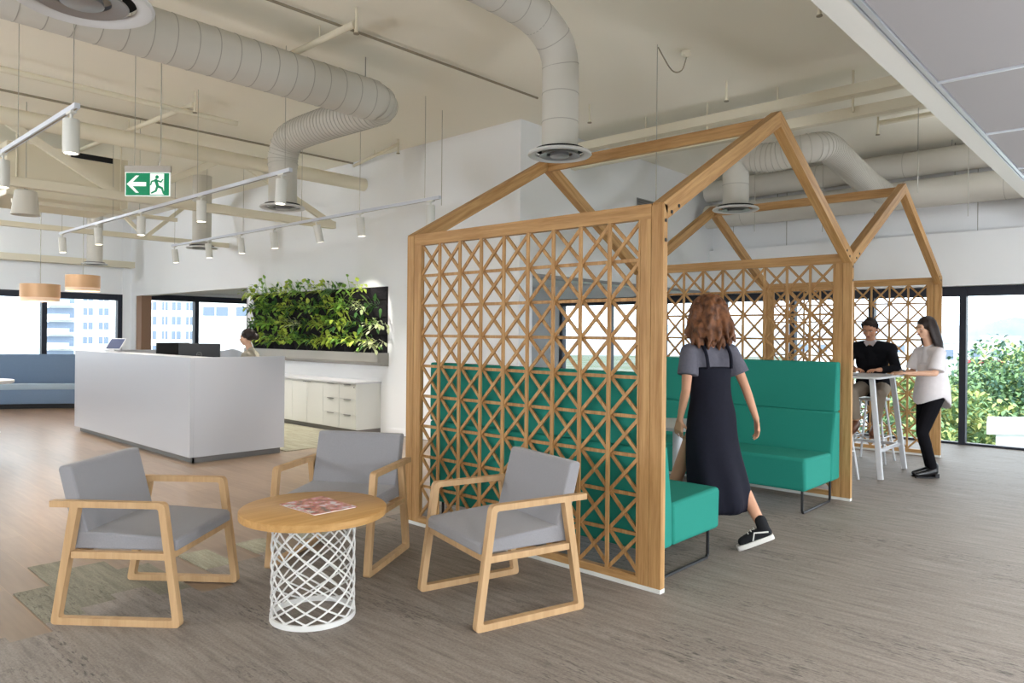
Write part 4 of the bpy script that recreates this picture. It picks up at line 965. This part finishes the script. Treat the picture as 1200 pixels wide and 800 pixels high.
def face_parts(t, body, M, brow, eye=True):
    for sx in (-1, 1):
        m = MB().ell((sx*.031, .0665, .004), (.0115, .0095, .0045), 12, 8); m.xf(M); e = m.build('eye', M_eye, body, smooth=True)
        m = MB().ell((sx*.031, .0752, .003), (.0042, .0025, .0040), 10, 6); m.xf(M); m.build('iris', M_iris, e, smooth=True)
        m = MB().tube([(sx*.016, .0895, .0255), (sx*.032, .0885, .030), (sx*.048, .0795, .026)], [.0022, .0026, .0015], 6); m.xf(M); m.build('eyebrow', brow, body, smooth=True)
    m = MB().tube([(-.022, .090, -.050), (-.008, .0965, -.0475), (.008, .0965, -.0475), (.022, .090, -.050)], [.002, .0045, .0045, .002], 6).tube([(-.020, .089, -.053), (0, .096, -.056), (.020, .089, -.053)], [.002, .005, .002], 6)
    m.xf(M); m.build('lips', M_lip, body, smooth=True)
M_eye = mat('eye_white', (235, 232, 228), .3, .5); M_iris = mat('iris', (60, 42, 30), .3, .5); M_lip = mat('lips', (176, 104, 92), .5)
M_hairD = mat('dark_brown_hair', (44, 30, 26), .5, .4, noise=.4, nscale=60, stretch=(3, 3, .4))
M_hairM = mat('short_dark_hair', (52, 42, 38), .7, .3, noise=.4, nscale=80)
M_hairR = mat('auburn_curly_hair', (134, 86, 54), .6, .4, noise=.6, nscale=22, rgb2=(74, 44, 28))
M_navy = mat('navy_dress', (27, 27, 39), .85, .2, noise=.15, nscale=30)
M_greyT = mat('grey_tshirt', (104, 102, 112), .9, .1, noise=.1, nscale=60)
M_blouse = mat('white_blouse', (232, 226, 228), .85, .1, noise=.06, nscale=20)
M_blackT = mat('black_trousers', (22, 21, 25), .9, .1); M_knit = mat('black_knit', (28, 28, 32), .95, .1, noise=.2, nscale=200)
M_chino = mat('khaki_chinos', (156, 142, 126), .9, .1); M_shoeB = mat('brown_leather', (110, 66, 44), .5, .4); M_shoeK = mat('black_leather', (24, 22, 24), .35, .5)
M_shirtc = mat('striped_collar', (196, 184, 184), .8); M_oat = mat('oatmeal_top', (176, 168, 152), .9)
M_sole = mat('white_rubber_sole', (225, 222, 216), .7); M_canvas = mat('black_canvas', (30, 30, 33), .9)
V = Vector
def person(label, loc, rot):
    t = thing('person', label, 'person', (0, 0, 0)); return t
def finish(t, loc, rot): t.location = loc; t.rotation_euler = (0, 0, rot)
def leg(mb, hip, knee, ank, toe, s=1.0, foot=False):
    mb.chain([hip, V(hip).lerp(V(knee), .5), knee, V(knee).lerp(V(ank), .35), ank], [.082*s, .072*s, .054*s, .053*s, .035*s], 14)
    if foot:
        a = V(ank); d = (V(toe)-a); mb.chain([a+V((0, 0, -.02)), a+d*.5+V((0, 0, -.015)), V(toe)], [.036*s, .033*s, .026*s], 10); 
        h = V(toe)-a; h.z = 0; h.normalize(); mb.ell(a-h*.025+V((0, 0, -.045)), (.03*s, .034*s, .03*s))
def arm(mb, sh, el, wr, s=1.0): mb.chain([sh, V(sh).lerp(V(el), .5), el, V(el).lerp(V(wr), .3), wr], [.046*s, .041*s, .034*s, .034*s, .023*s], 12)
def torso(mb, pel, chest, neck, headb, s=1.0, sh=.17, hipw=.10):
    p, c, n, h = map(V, (pel, chest, neck, headb))
    mb.capsule(p+V((-hipw*.7, 0, 0)), p+V((hipw*.7, 0, 0)), .095*s, .095*s, 14); mid = p.lerp(c, .5)
    mb.capsule(p, mid, .105*s, .095*s, 14)
    for sx in (-1, 1): mb.capsule(mid+V((sx*.035, 0, 0)), c+V((sx*.065, 0, .0)), .085*s, .090*s, 14); mb.capsule(c+V((sx*.06, 0, .03)), n+V((sx*sh*.82, 0, -.06)), .085*s, .05*s, 12)
    mb.capsule(c, n+V((0, 0, -.03)), .095*s, .055*s, 12); mb.capsule(n+V((0, 0, -.03)), h, .050*s, .046*s, 12)
def skirtloft(mb, secs, n=36, fold=.0):
    rs = []
    for i, (c, rx, ry, a, fo) in enumerate(secs):
        ring = []
        for j in range(n):
            th_ = 2*pi*j/n; k = 1+fo*sin(th_*7+i*.3); x = rx*cos(th_)*k; y = ry*sin(th_)*k
            ring.append((c[0]+x*cos(a)-y*sin(a), c[1]+x*sin(a)+y*cos(a), c[2]))
        rs.append(ring)
    mb.rings(rs)
Rz = lambda a: Matrix.Rotation(a, 4, 'Z'); Rx = lambda a: Matrix.Rotation(a, 4, 'X'); Ry = lambda a: Matrix.Rotation(a, 4, 'Y')

# --- walking woman, back to us (local +y forward, +x her right)
t = person('woman in a navy dress with curly auburn hair walking away into the booth', 0, 0)
b = MB()
pel = (0, 0, .93); ch = (.0, .035, 1.24); nk = (0, .045, 1.455); hb = (0, .06, 1.53)
torso(b, pel, ch, nk, hb, .98, .18, .115)
leg(b, (.085, 0, .90), (.17, -.06, .50), (.235, -.27, .165), (.14, -.25, .045), .92)
leg(b, (-.085, 0, .90), (-.13, .20, .52), (-.19, .34, .10), (-.24, .50, .035), .92)
arm(b, (.185, .03, 1.385), (.265, -.04, 1.13), (.315, -.10, .905), .94); hand(b, (.315, -.10, .905), (.10, -.02, -1), (-.85, .3, 0), .95, .35, -1)
arm(b, (-.185, .03, 1.385), (-.225, .0, 1.12), (-.21, .09, .90), .94); hand(b, (-.21, .09, .90), (.05, .25, -1), (.9, .3, 0), .95, .35, 1)
hm, HM = head_shape((0, .075, 1.635), Rx(-.06), 1.0); b.add(hm.v, hm.f)
body = remesh(b.build('body', M_skin, t, smooth=True), .006, 4); face_parts(t, body, HM, M_hairR)
s = MB(); torso(s, (0, .02, 1.14), ch, (0, .045, 1.43), (0, .045, 1.44), 1.10, .185, .06)
for sx, el in ((1, (.265, -.04, 1.13)), (-1, (-.225, 0, 1.12))):
    a = V((sx*.175, .03, 1.385)); e = a.lerp(V(el), .62); s.cone(a, e, .066, .074, 16); s.ell(a, (.068, .068, .062))
for sx in (-1, 1): s.capsule((sx*.05, .038, 1.375), (sx*.178, .03, 1.375), .072, .062, 14)
remesh(s.build('tshirt', M_greyT, t, smooth=True), .008, 4)
s = MB(); skirtloft(s, [((.062, -.03, .225), .225, .21, 0, .08), ((.055, -.02, .37), .225, .21, 0, .065), ((.035, -.01, .52), .215, .195, 0, .05), ((.010, .0, .68), .200, .17, 0, .025), ((0, .005, .84), .190, .150, 0, .01), ((0, -.002, .94), .188, .142, 0, .005), ((0, .01, 1.06), .150, .122, 0, 0), ((0, .03, 1.17), .156, .128, 0, 0), ((0, .035, 1.27), .170, .133, 0, 0), ((0, .036, 1.285), .164, .128, 0, 0)])
dr = s.build('dress', M_navy, t, smooth=True)
dr.modifiers.new('sub', 'SUBSURF').levels = 1; dr.modifiers['sub'].render_levels = 2
for sx in (-1, 1):
    m = MB().tube(smooth_path([(sx*.10, -.085, 1.27), (sx*.105, -.062, 1.38), (sx*.10, .03, 1.475), (sx*.09, .13, 1.37), (sx*.085, .165, 1.27)], 5), .012, 8); m.build('strap', M_navy, dr, smooth=True)
h = MB(); random.seed(11)
h.xf(Matrix.Identity(4))
for i in range(190):
    u = random.uniform(-1, 1); a = random.uniform(0, 2*pi); q = sqrt(1-u*u)
    p = V((q*cos(a)*.122, q*sin(a)*.118-.035, u*.122+.030))
    if p.y > .05 and p.z < .08: continue
    pts = [HM @ V(p*.8), HM @ p]; g = p.normalized()
    for k in range(4):
        pts.append(pts[-1]+V((g.x*.014*(1-k*.25)+random.gauss(0, .010), g.y*.012*(1-k*.25)+random.gauss(0, .010)-.004, -.034-random.random()*.012)))
    h.chain(pts, [.02, .024, .022, .02, .016, .009], 6)
h.ell(tuple(HM @ V((0, -.035, .04))), (.095, .10, .10))
hair = remesh(h.build('hair', M_hairR, t, smooth=True), .007, 1)
def sneaker(tt, M):
    m = MB().prism(rounded([(-.045, -.07), (.045, -.07), (.052, .12), (.03, .195), (-.03, .195), (-.045, .12)], .025), 0, .032); m.xf(M); s_ = m.build('sneaker_sole', M_sole, tt, smooth=True)
    m = MB(); m.chain([(0, -.03, .05), (0, .05, .055), (0, .14, .045)], [.043, .042, .034], 12); m.capsule((0, -.025, .06), (0, -.03, .135), .043, .042, 12)
    m.xf(M); u_ = remesh(m.build('sneaker', M_canvas, tt, smooth=True), .006, 3)
    for sx in (-1, 1):
        m = MB().tube([(sx*.036, .075, .035), (sx*.041, .045, .085), (sx*.044, .0, .072), (sx*.044, -.045, .06)], .006, 6); m.xf(M); m.build('side_stripe', M_sole, u_, smooth=True)
    m = MB().tube([(-.02, .06, .096), (.02, .06, .096)], .004, 6).tube([(-.02, .085, .088), (.02, .085, .088)], .004, 6).tube([(-.02, .035, .104), (.02, .035, .104)], .004, 6); m.xf(M); m.build('laces', M_sole, u_, smooth=True)
sneaker(t, Matrix.Translation((.245, -.275, .080)) @ Rz(1.0) @ Rx(-.42))
sneaker(t, Matrix.Translation((-.19, .35, .012)) @ Rz(.3) @ Rx(.06))
finish(t, (4.645, 2.375, T), radians(-25)); t.scale = (.965, .965, .965)

# --- standing woman at the high table (profile to the left)
t = person('woman in a loose white blouse and black trousers standing at the tall white table', 0, 0)
b = MB(); pel = (0, -.02, .87); ch = (0, -.03, 1.16); nk = (0, .0, 1.375); hb = (0, .03, 1.45)
torso(b, pel, ch, nk, hb, .92, .165, .105)
leg(b, (.08, -.02, .85), (.06, .03, .47), (.05, -.05, .085), (.05, .11, .035), .86); leg(b, (-.08, -.02, .85), (-.07, .12, .47), (-.05, -.02, .09), (-.05, .15, .035), .86)
arm(b, (.165, 0, 1.30), (.18, .06, 1.09), (.06, .27, 1.085), .86); hand(b, (.06, .27, 1.085), (-.35, 1, .02), (0, 0, -1), .9, .25, 1)
arm(b, (-.165, 0, 1.30), (-.19, .07, 1.09), (-.10, .29, 1.085), .86); hand(b, (-.10, .29, 1.085), (.2, 1, .02), (0, 0, -1), .9, .25, -1)
hm, HM = head_shape((0, .045, 1.55), Rx(-.16), .95); b.add(hm.v, hm.f)
body = remesh(b.build('body', M_skin2, t, smooth=True), .006, 4); face_parts(t, body, HM, M_hairD)
s = MB(); torso(s, (0, -.03, .98), ch, (0, 0, 1.355), (0, 0, 1.36), 1.13, .17, .10)
for sx, el in ((1, (.18, .06, 1.09)), (-1, (-.19, .07, 1.09))):
    a = V((sx*.155, 0, 1.30)); e = a.lerp(V(el), .88); s.cone(a, e, .060, .080, 16); s.ell(a, (.064, .06, .058))
for sx in (-1, 1): s.capsule((sx*.05, -.01, 1.30), (sx*.16, 0, 1.295), .070, .062, 14)
rs = []
for z, rx, ry in ((.80, .185, .165), (.84, .19, .17), (.95, .178, .158), (1.06, .158, .135), (1.18, .15, .12)):
    rs.append([(rx*cos(2*pi*j/32), -.035+ry*sin(2*pi*j/32), z+(.045*cos(2*(2*pi*j/32)) if z < .9 else 0)-(.05 if (z < .9 and sin(2*pi*j/32) < -.5) else 0)) for j in range(32)])
s.rings(rs)
remesh(s.build('blouse', M_blouse, t, smooth=True), .008, 5)
s = MB()
s.capsule((-.07, -.02, .87), (.07, -.02, .87), .108, .108, 14)
for hp, kn, an in (((.08, -.02, .85), (.06, .03, .47), (.05, -.05, .10)), ((-.08, -.02, .85), (-.07, .12, .47), (-.05, -.02, .10))):
    s.chain([hp, V(hp).lerp(V(kn), .5), kn, V(kn).lerp(V(an), .35)], [.088, .074, .058, .056], 14); s.cone(V(kn).lerp(V(an), .3), an, .053, .042, 16)
remesh(s.build('trousers', M_blackT, t, smooth=True), .007, 3)
for x, y in ((.05, -.05), (-.05, -.02)):
    m = MB(); m.chain([(x, y-.01, .07), (x, y+.08, .05), (x, y+.175, .035)], [.042, .036, .024], 12); m.capsule((x, y-.01, .07), (x, y-.012, .13), .040, .038, 12)
    bt = remesh(m.build('ankle_boot', M_shoeK, t, smooth=True), .006, 3)
    MB().prism(rounded([(x-.035, y-.05), (x+.035, y-.05), (x+.03, y+.0), (x-.03, y+.0)], .01), .0, .045).build('boot_heel', M_shoeK, bt)
    MB().prism(rounded([(x-.034, y+.0), (x+.034, y+.0), (x+.036, y+.11), (x+.012, y+.20), (x-.012, y+.20), (x-.036, y+.11)], .012), .002, .016).build('boot_sole', M_shoeK, bt)
h = MB(); h.ell(tuple(HM @ V((0, -.025, .040))), (.084, .098, .092))
for i in range(60):
    a = random.uniform(-.35, pi+.35); r = .078; x = cos(a)*r; y = -sin(a)*r*1.05-.02
    L_ = .34 if sin(a) > .2 else .22
    p0 = HM @ V((x*.85, y*.9, .07)); p1 = HM @ V((x*1.06, y*1.1, 0)); p2 = p1+V((x*.25, -.045, -.15)); p3 = p1+V((x*.1, -.085, -.36 if L_ > .3 else -.24)); 
    h.chain([p0, p1, p2, p3], [.018, .02, .019, .010], 6)
remesh(h.build('hair', M_hairD, t, smooth=True), .007, 3)
m = MB().lathe([(.030, -.012), (.033, -.012), (.033, .012), (.030, .012)], (0, 0, 0), 20); m.xf(Matrix.Translation((.072, .25, 1.086)) @ Rz(.45) @ Rx(pi/2)); m.build('bracelet', M_sil, t)
finish(t, (8.53, 1.91, T), atan2(.737, -.676)-pi/2+.10)

# --- seated man
t = person('man in a black jumper and khaki trousers seated at the tall white table, looking down', 0, 0)
b = MB(); sz = .80; pel = (0, 0, sz+.07); ch = (0, .10, 1.17); nk = (0, .16, 1.39); hb = (0, .20, 1.46)
torso(b, pel, ch, nk, hb, 1.08, .19, .11)
leg(b, (.09, .02, sz+.06), (.15, .40, sz+.02), (.12, .34, .50), (.12, .48, .43), 1.0); leg(b, (-.09, .02, sz+.06), (-.14, .40, sz+.02), (-.09, .36, .47), (-.09, .50, .40), 1.0)
arm(b, (.195, .13, 1.32), (.27, .25, 1.10), (.10, .46, 1.09), 1.05); hand(b, (.10, .46, 1.09), (-.5, 1, .0), (0, 0, -1), 1.0, .35, 1)
arm(b, (-.195, .13, 1.32), (-.28, .25, 1.10), (-.13, .47, 1.09), 1.05); hand(b, (-.13, .47, 1.09), (.5, 1, .0), (0, 0, -1), 1.0, .35, -1)
hm, HM = head_shape((0, .225, 1.545), Rx(-.42) @ Rz(-.1), 1.03); b.add(hm.v, hm.f)
body = remesh(b.build('body', M_skin, t, smooth=True), .006, 4); face_parts(t, body, HM, M_hairM)
s = MB(); torso(s, (0, .02, sz+.13), ch, (0, .155, 1.37), (0, .155, 1.375), 1.26, .195, .10)
for sx, el, wr in ((1, (.27, .25, 1.10), (.10, .46, 1.09)), (-1, (-.28, .25, 1.10), (-.13, .47, 1.09))):
    a = V((sx*.19, .13, 1.32)); s.chain([a, V(el)], [.068, .052], 14); s.cone(V(el), V(el).lerp(V(wr), .86), .050, .034, 14)
s.capsule((-.06, .02, sz+.08), (.06, .02, sz+.08), .125, .125)
for sx in (-1, 1): s.capsule((sx*.06, .15, 1.335), (sx*.195, .135, 1.32), .085, .075, 14); s.ell((sx*.20, .135, 1.31), (.074, .076, .076))
remesh(s.build('jumper', M_knit, t, smooth=True), .008, 4)
m = MB()
for sx in (-1, 1): m.prism([(sx*.006, 1.372), (sx*.050, 1.42), (sx*.062, 1.395), (sx*.034, 1.35)], .240, .247, 'y')
m2 = MB().lathe([(.066, 1.375), (.058, 1.425), (.061, 1.425), (.070, 1.375)], (0, .170, 0), 24, cap=False); m.add(m2.v, m2.f); m.build('shirt_collar', M_shirtc, t, smooth=False)
s = MB(); s.capsule((-.07, 0, sz+.06), (.07, 0, sz+.06), .112, .112)
for hp, kn, an in (((.09, .02, sz+.06), (.15, .40, sz+.02), (.12, .34, .50)), ((-.09, .02, sz+.06), (-.14, .40, sz+.02), (-.09, .36, .47))):
    s.chain([hp, V(hp).lerp(V(kn), .5), kn], [.098, .086, .070], 14); s.cone(kn, V(an)+V((0, 0, .02)), .068, .056, 16)
remesh(s.build('trousers', M_chino, t, smooth=True), .008, 3)
for x, y, z in ((.12, .34, .50), (-.09, .36, .47)):
    m = MB(); m.chain([(x, y-.02, z-.03), (x, y+.07, z-.055), (x, y+.19, z-.085)], [.046, .042, .034], 12); st = remesh(m.build('shoe', M_shoeB, t, smooth=True), .006, 3)
    m = MB().prism(rounded([(x-.036, -.06), (x+.036, -.06), (x+.042, .12), (x+.02, .23), (x-.02, .23), (x-.042, .12)], .02), 0, .014); m.xf(Matrix.Translation((0, y-.01, z-.078)) @ Rx(-.26)); m.build('shoe_sole', M_shoeB, st)
h = MB(); h.ell(tuple(HM @ V((0, -.020, .045))), (.081, .096, .090)); h.ell(tuple(HM @ V((0, .045, .092))), (.05, .035, .025)); h.capsule(HM @ V((-.074, 0, .02)), HM @ V((-.074, 0, .06)), .014, .02); h.capsule(HM @ V((.074, 0, .02)), HM @ V((.074, 0, .06)), .014, .02)
remesh(h.build('hair', M_hairM, t, smooth=True), .006, 2)
finish(t, (9.16, 2.63, T), pi/2+.10)

# --- receptionist, head and shoulders over the counter
t = person('woman with dark hair in a bun and a beige top seated behind the reception counter', 0, 0)
b = MB(); sz = .66; pel = (0, 0, sz+.06); ch = (0, .03, 1.02); nk = (0, .06, 1.21); hb = (0, .085, 1.275)
torso(b, pel, ch, nk, hb, .92, .165, .105)
leg(b, (.08, .02, sz+.05), (.11, .42, sz), (.10, .40, .28), (.10, .54, .22), .9); leg(b, (-.08, .02, sz+.05), (-.11, .42, sz), (-.10, .40, .28), (-.10, .54, .22), .9)
arm(b, (.165, .06, 1.14), (.21, .12, .92), (.12, .32, .86), .88); hand(b, (.12, .32, .86), (-.2, 1, -.15), (0, 0, -1), .9, .3, 1)
arm(b, (-.165, .06, 1.14), (-.21, .12, .92), (-.12, .32, .86), .88); hand(b, (-.12, .32, .86), (.2, 1, -.15), (0, 0, -1), .9, .3, -1)
hm, HM = head_shape((0, .105, 1.375), Rx(-.10), .97); b.add(hm.v, hm.f)
body = remesh(b.build('body', M_skin2, t, smooth=True), .006, 4); face_parts(t, body, HM, M_hairD)
s = MB(); torso(s, (0, .0, .78), ch, (0, .055, 1.205), (0, .055, 1.21), 1.15, .17, .10)
for sx, el, wr in ((1, (.21, .12, .92), (.12, .32, .86)), (-1, (-.21, .12, .92), (-.12, .32, .86))): s.chain([(sx*.155, .06, 1.14), el], [.062, .052], 14); s.cone(el, V(el).lerp(V(wr), .8), .050, .038, 14)
for sx in (-1, 1): s.capsule((sx*.05, .055, 1.14), (sx*.165, .06, 1.135), .070, .062, 14)
remesh(s.build('top', M_oat, t, smooth=True), .008, 4)
s = MB(); s.capsule((-.07, 0, sz+.05), (.07, 0, sz+.05), .11, .11)
for sx in (-1, 1): s.chain([(sx*.08, .02, sz+.05), (sx*.11, .42, sz)], [.09, .065], 14); s.cone((sx*.11, .42, sz), (sx*.10, .40, .31), .062, .05, 14)
remesh(s.build('trousers', M_blackT, t, smooth=True), .008, 3)
for sx in (-1, 1):
    m = MB(); m.chain([(sx*.10, .385, .245), (sx*.10, .47, .215), (sx*.10, .58, .195)], [.04, .036, .028], 10); remesh(m.build('shoe', M_shoeK, t, smooth=True), .007, 2)
h = MB(); h.ell(tuple(HM @ V((0, -.024, .040))), (.082, .098, .090)); h.ell(tuple(HM @ V((0, -.125, .0))), (.045, .04, .045)); h.capsule(HM @ V((-.072, -.02, .0)), HM @ V((-.07, .02, .05)), .02, .02); h.capsule(HM @ V((.072, -.02, .0)), HM @ V((.07, .02, .05)), .02, .02)
remesh(h.build('hair', M_hairD, t, smooth=True), .006, 2)
finish(t, (4.84, 9.12, 0), atan2(.737, -.676)-pi/2)
t2 = thing('office_stool', 'low-backed office stool under the receptionist, hidden behind the counter', 'stool', (4.84, 9.12, 0))
MB().lathe([(.18, .56), (.20, .58), (.19, .615)], (4.84, 9.12, 0), 24).build('seat', M_black, t2, smooth=True); MB().cone((4.84, 9.12, .03), (4.84, 9.12, .57), .025, .025).build('column', M_kick, t2)
MB().lathe([(.22, .006), (.22, .02), (.03, .05)], (4.84, 9.12, 0), 24).build('base', M_kick, t2)

# ------------------------------------------------------------ outside
GZ = -14.0
M_grnd = mat('outdoor_ground', (104, 106, 100), .95, .1, rgb2=(72, 86, 62), nscale=.05)
struct(MB().box(-400, 900, -500, 900, GZ-.5, GZ).build('ground', M_grnd))
M_bw = mat('white_render', (236, 236, 236), .8); M_bwin = mat('blue_grey_glazing', (116, 130, 150), .3, .5); M_bslab = mat('balcony_white', (245, 245, 245), .8)
M_roofw = mat('white_roof', (235, 236, 238), .8); M_redr = mat('red_fascia', (170, 80, 84), .8)
def bldframe(px, dist):
    p = wp(px, 392, dist); d = Vector((p.x, p.y, 0)).normalized(); r = Vector((d.y, -d.x, 0)); return p, d, r
def apartment(px0, px1, dist, top_px, label, cols, balc, floors, fh=2.95, ztop=None):
    # facade faces the viewer; cols: list of (centre fraction, width fraction) windows
    p0 = wp(px0, 392, dist); p1 = wp(px1, 392, dist); ex = Vector((p1.x-p0.x, p1.y-p0.y, 0)); W = ex.length; ex.normalize(); ey = Vector((-ex.y, ex.x, 0))
    if ey.dot(Vector((p0.x, p0.y, 0))) < 0: ey = -ey
    zt = wp(px0, top_px, dist).z
    def tr(mb): mb.v = [tuple(Vector((p0.x, p0.y, 0))+ex*v[0]+ey*v[1]+Vector((0, 0, v[2]))) for v in mb.v]; return mb
    t = thing('apartment_building', label, 'building', (p0.x, p0.y, GZ))
    tr(MB().box(0, W, 0, 14, GZ, zt)).build('wall', M_bw, t)
    for f_ in range(floors):
        z1 = zt-1.0-f_*fh; z0 = z1-1.45
        for c_, w_ in cols:
            x = c_*W; hw = w_*W/2
            fr = tr(MB().box(x-hw, x+hw, -.06, -.001, z0, z1)).build('window', M_bwin, t)
            tr(MB().box(x-.08, x+.08, -.10, -.061, z0, z1)).build('mullion', M_bw, fr)
        for b0, b1 in balc:
            tr(MB().box(b0*W, b1*W, -.05, -.001, z0-.6, z1)).build('balcony_door', M_bwin, t)
            tr(MB().box(b0*W-1.5, b1*W, -1.8, -.06, z0-1.05, z0-.85).box(b0*W-1.5, b1*W, -1.8, -1.7, z0-.85, z0+.1)).build('balcony', M_bslab, t)
    return t
apartment(57, 172, 150, 338, 'white apartment block with balconies outside the far left window', [(.40, .10), (.56, .10), (.34+.4, .10)], [(-.05, .26)], 8)
apartment(165, 232, 130, 330, 'white apartment block outside the window opening, left part with balconies', [(.2, .14), (.42, .10), (.62, .16), (.85, .12)], [], 8, 2.6)
t = apartment(233, 330, 118, 352, 'plain white building with low windows outside the right half of the opening', [(.2, .3), (.62, .34)], [], 1, 3)
def outline_tree(x, y, h, r, label, mi, group='trees outside the windows', seed=0, n=900, leafs=.5):
    random.seed(seed); t = thing('tree', label, 'tree', (x, y, GZ), group)
    MB().cone((x, y, GZ), (x, y, GZ+h*.6), .25, .12, 8).build('trunk', M_bark, t)
    mb = MB(); cl = [(random.gauss(0, r*.42), random.gauss(0, r*.42), GZ+h*random.uniform(.38, .93), random.uniform(.35, .6)*r) for _ in range(16)]
    for i in range(n):
        c_ = random.choice(cl); u = random.uniform(-1, 1); a_ = random.uniform(0, 2*pi); q = sqrt(1-u*u); rr = c_[3]*random.uniform(.7, 1.05)
        P_ = V((x+c_[0]+q*cos(a_)*rr, y+c_[1]+q*sin(a_)*rr, c_[2]+u*rr*.8))
        leafshape(mb, P_, (random.gauss(0, 1), random.gauss(0, 1), random.gauss(0, .6)-.2), (0, 0, 1), leafs, leafs*.6, .3, random.choice(mi))
    mb.build('foliage', M_tleaf, t)
    return t
M_bark = mat('bark', (140, 130, 120), .9)
M_tleaf = [mat('tree_leaf_mid', (112, 142, 96), .8), mat('tree_leaf_yellow', (160, 168, 100), .8), mat('tree_leaf_dark', (76, 106, 88), .8)]
tn = 0
for px, py_top, dist, r, mi, lb in ((1155, 428, 33, 3.6, [0, 2, 0], 'broad green tree nearest outside the right window, left of the car park'), (1200, 415, 36, 4.2, [0, 0, 1, 2], 'large green tree at the right edge outside the window'),
                                     (1114, 455, 40, 3.0, [1, 0], 'yellowish tree behind the last lattice post, outside'), (1178, 402, 62, 5, [2, 0], 'dark green tree farther back outside the right window'),
                                     (1108, 432, 30, 3.0, [0, 1], 'green tree in the narrow pane beside the last lattice post'), (1140, 470, 34, 3.2, [0, 2], 'low green tree at the foot of the right window'), (1060, 440, 40, 4, [0, 2], 'green tree outside, seen low through the far lattice'), (1235, 400, 50, 5, [0, 2], 'green tree just beyond the right picture edge')):
    p = wp(px, py_top, dist); h_ = (p.z-GZ); outline_tree(p.x, p.y, h_*1.0, r, lb, mi, seed=20+tn, n=11000 if dist < 45 else 6000, leafs=.24 if dist < 45 else .4); tn += 1
def hill(px0, px1, dist, ztops, label, mt):
    t = MB(); n = len(ztops); rs = []
    for i, zt in enumerate(ztops):
        px = px0+(px1-px0)*i/(n-1); p = wp(px, 392, dist); d = Vector((p.x, p.y, 0)).normalized(); z = wp(px, zt, dist).z
        rs.append([(p.x-d.x*30, p.y-d.y*30, GZ), (p.x, p.y, z), (p.x+d.x*60, p.y+d.y*60, GZ)])
    t.rings(rs); return tag(t.build('hill', mt), label, 'hill')
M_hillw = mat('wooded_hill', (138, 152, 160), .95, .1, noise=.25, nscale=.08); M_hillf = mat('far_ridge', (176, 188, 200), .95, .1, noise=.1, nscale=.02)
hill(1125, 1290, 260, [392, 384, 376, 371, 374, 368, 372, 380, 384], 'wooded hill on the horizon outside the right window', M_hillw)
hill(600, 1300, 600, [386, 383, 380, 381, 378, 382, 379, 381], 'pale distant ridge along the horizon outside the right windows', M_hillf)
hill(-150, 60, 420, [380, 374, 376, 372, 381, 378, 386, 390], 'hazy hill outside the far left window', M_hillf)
def lowbuilding(px0, px1, dist, ytop, ybot, label, band=None, dep=12):
    p0 = wp(px0, 392, dist); p1 = wp(px1, 392, dist); ex = Vector((p1.x-p0.x, p1.y-p0.y, 0)); W = ex.length; ex.normalize(); ey = Vector((-ex.y, ex.x, 0)); zt = wp((px0+px1)/2, ytop, dist).z
    if ey.dot(Vector((p0.x, p0.y, 0))) < 0: ey = -ey
    ey = Vector((p0.x, p0.y, 0)).normalized()
    def tr(mb): mb.v = [tuple(Vector((p0.x, p0.y, 0))+ex*v[0]+ey*v[1]+Vector((0, 0, v[2]))) for v in mb.v]; return mb
    t = thing('low_building', label, 'building', (p0.x, p0.y, GZ)); tr(MB().box(0, W, 0, dep, GZ, zt)).build('wall', M_bw, t); tr(MB().box(-.3, W+.3, -.3, dep+.3, zt, zt+.3)).build('roof', M_roofw, t)
    if band: tr(MB().box(0, W, -.1, -.01, zt-band-.6, zt-band)).build('fascia_band', M_redr, t)
    k = 0
    while k*3.2+2.5 < W: tr(MB().box(k*3.2+.8, k*3.2+2.4, -.08, -.01, zt-2.0, zt-.8)).build('window', M_bwin, t); k += 1
lowbuilding(1131, 1178, 110, 403, 0, 'long white building with red band outside the right window', 2.4)
lowbuilding(1150, 1195, 160, 395, 0, 'grey-white low building behind the red-banded one outside')
lowbuilding(1168, 1260, 24, 508, 0, 'white flat-roofed shed below the right window', dep=2.5)
lowbuilding(1095, 1122, 90, 402, 0, 'white low building seen between last post and window mullion')
lowbuilding(930, 1080, 120, 398, 0, 'white low building outside, seen through the lattice screens')
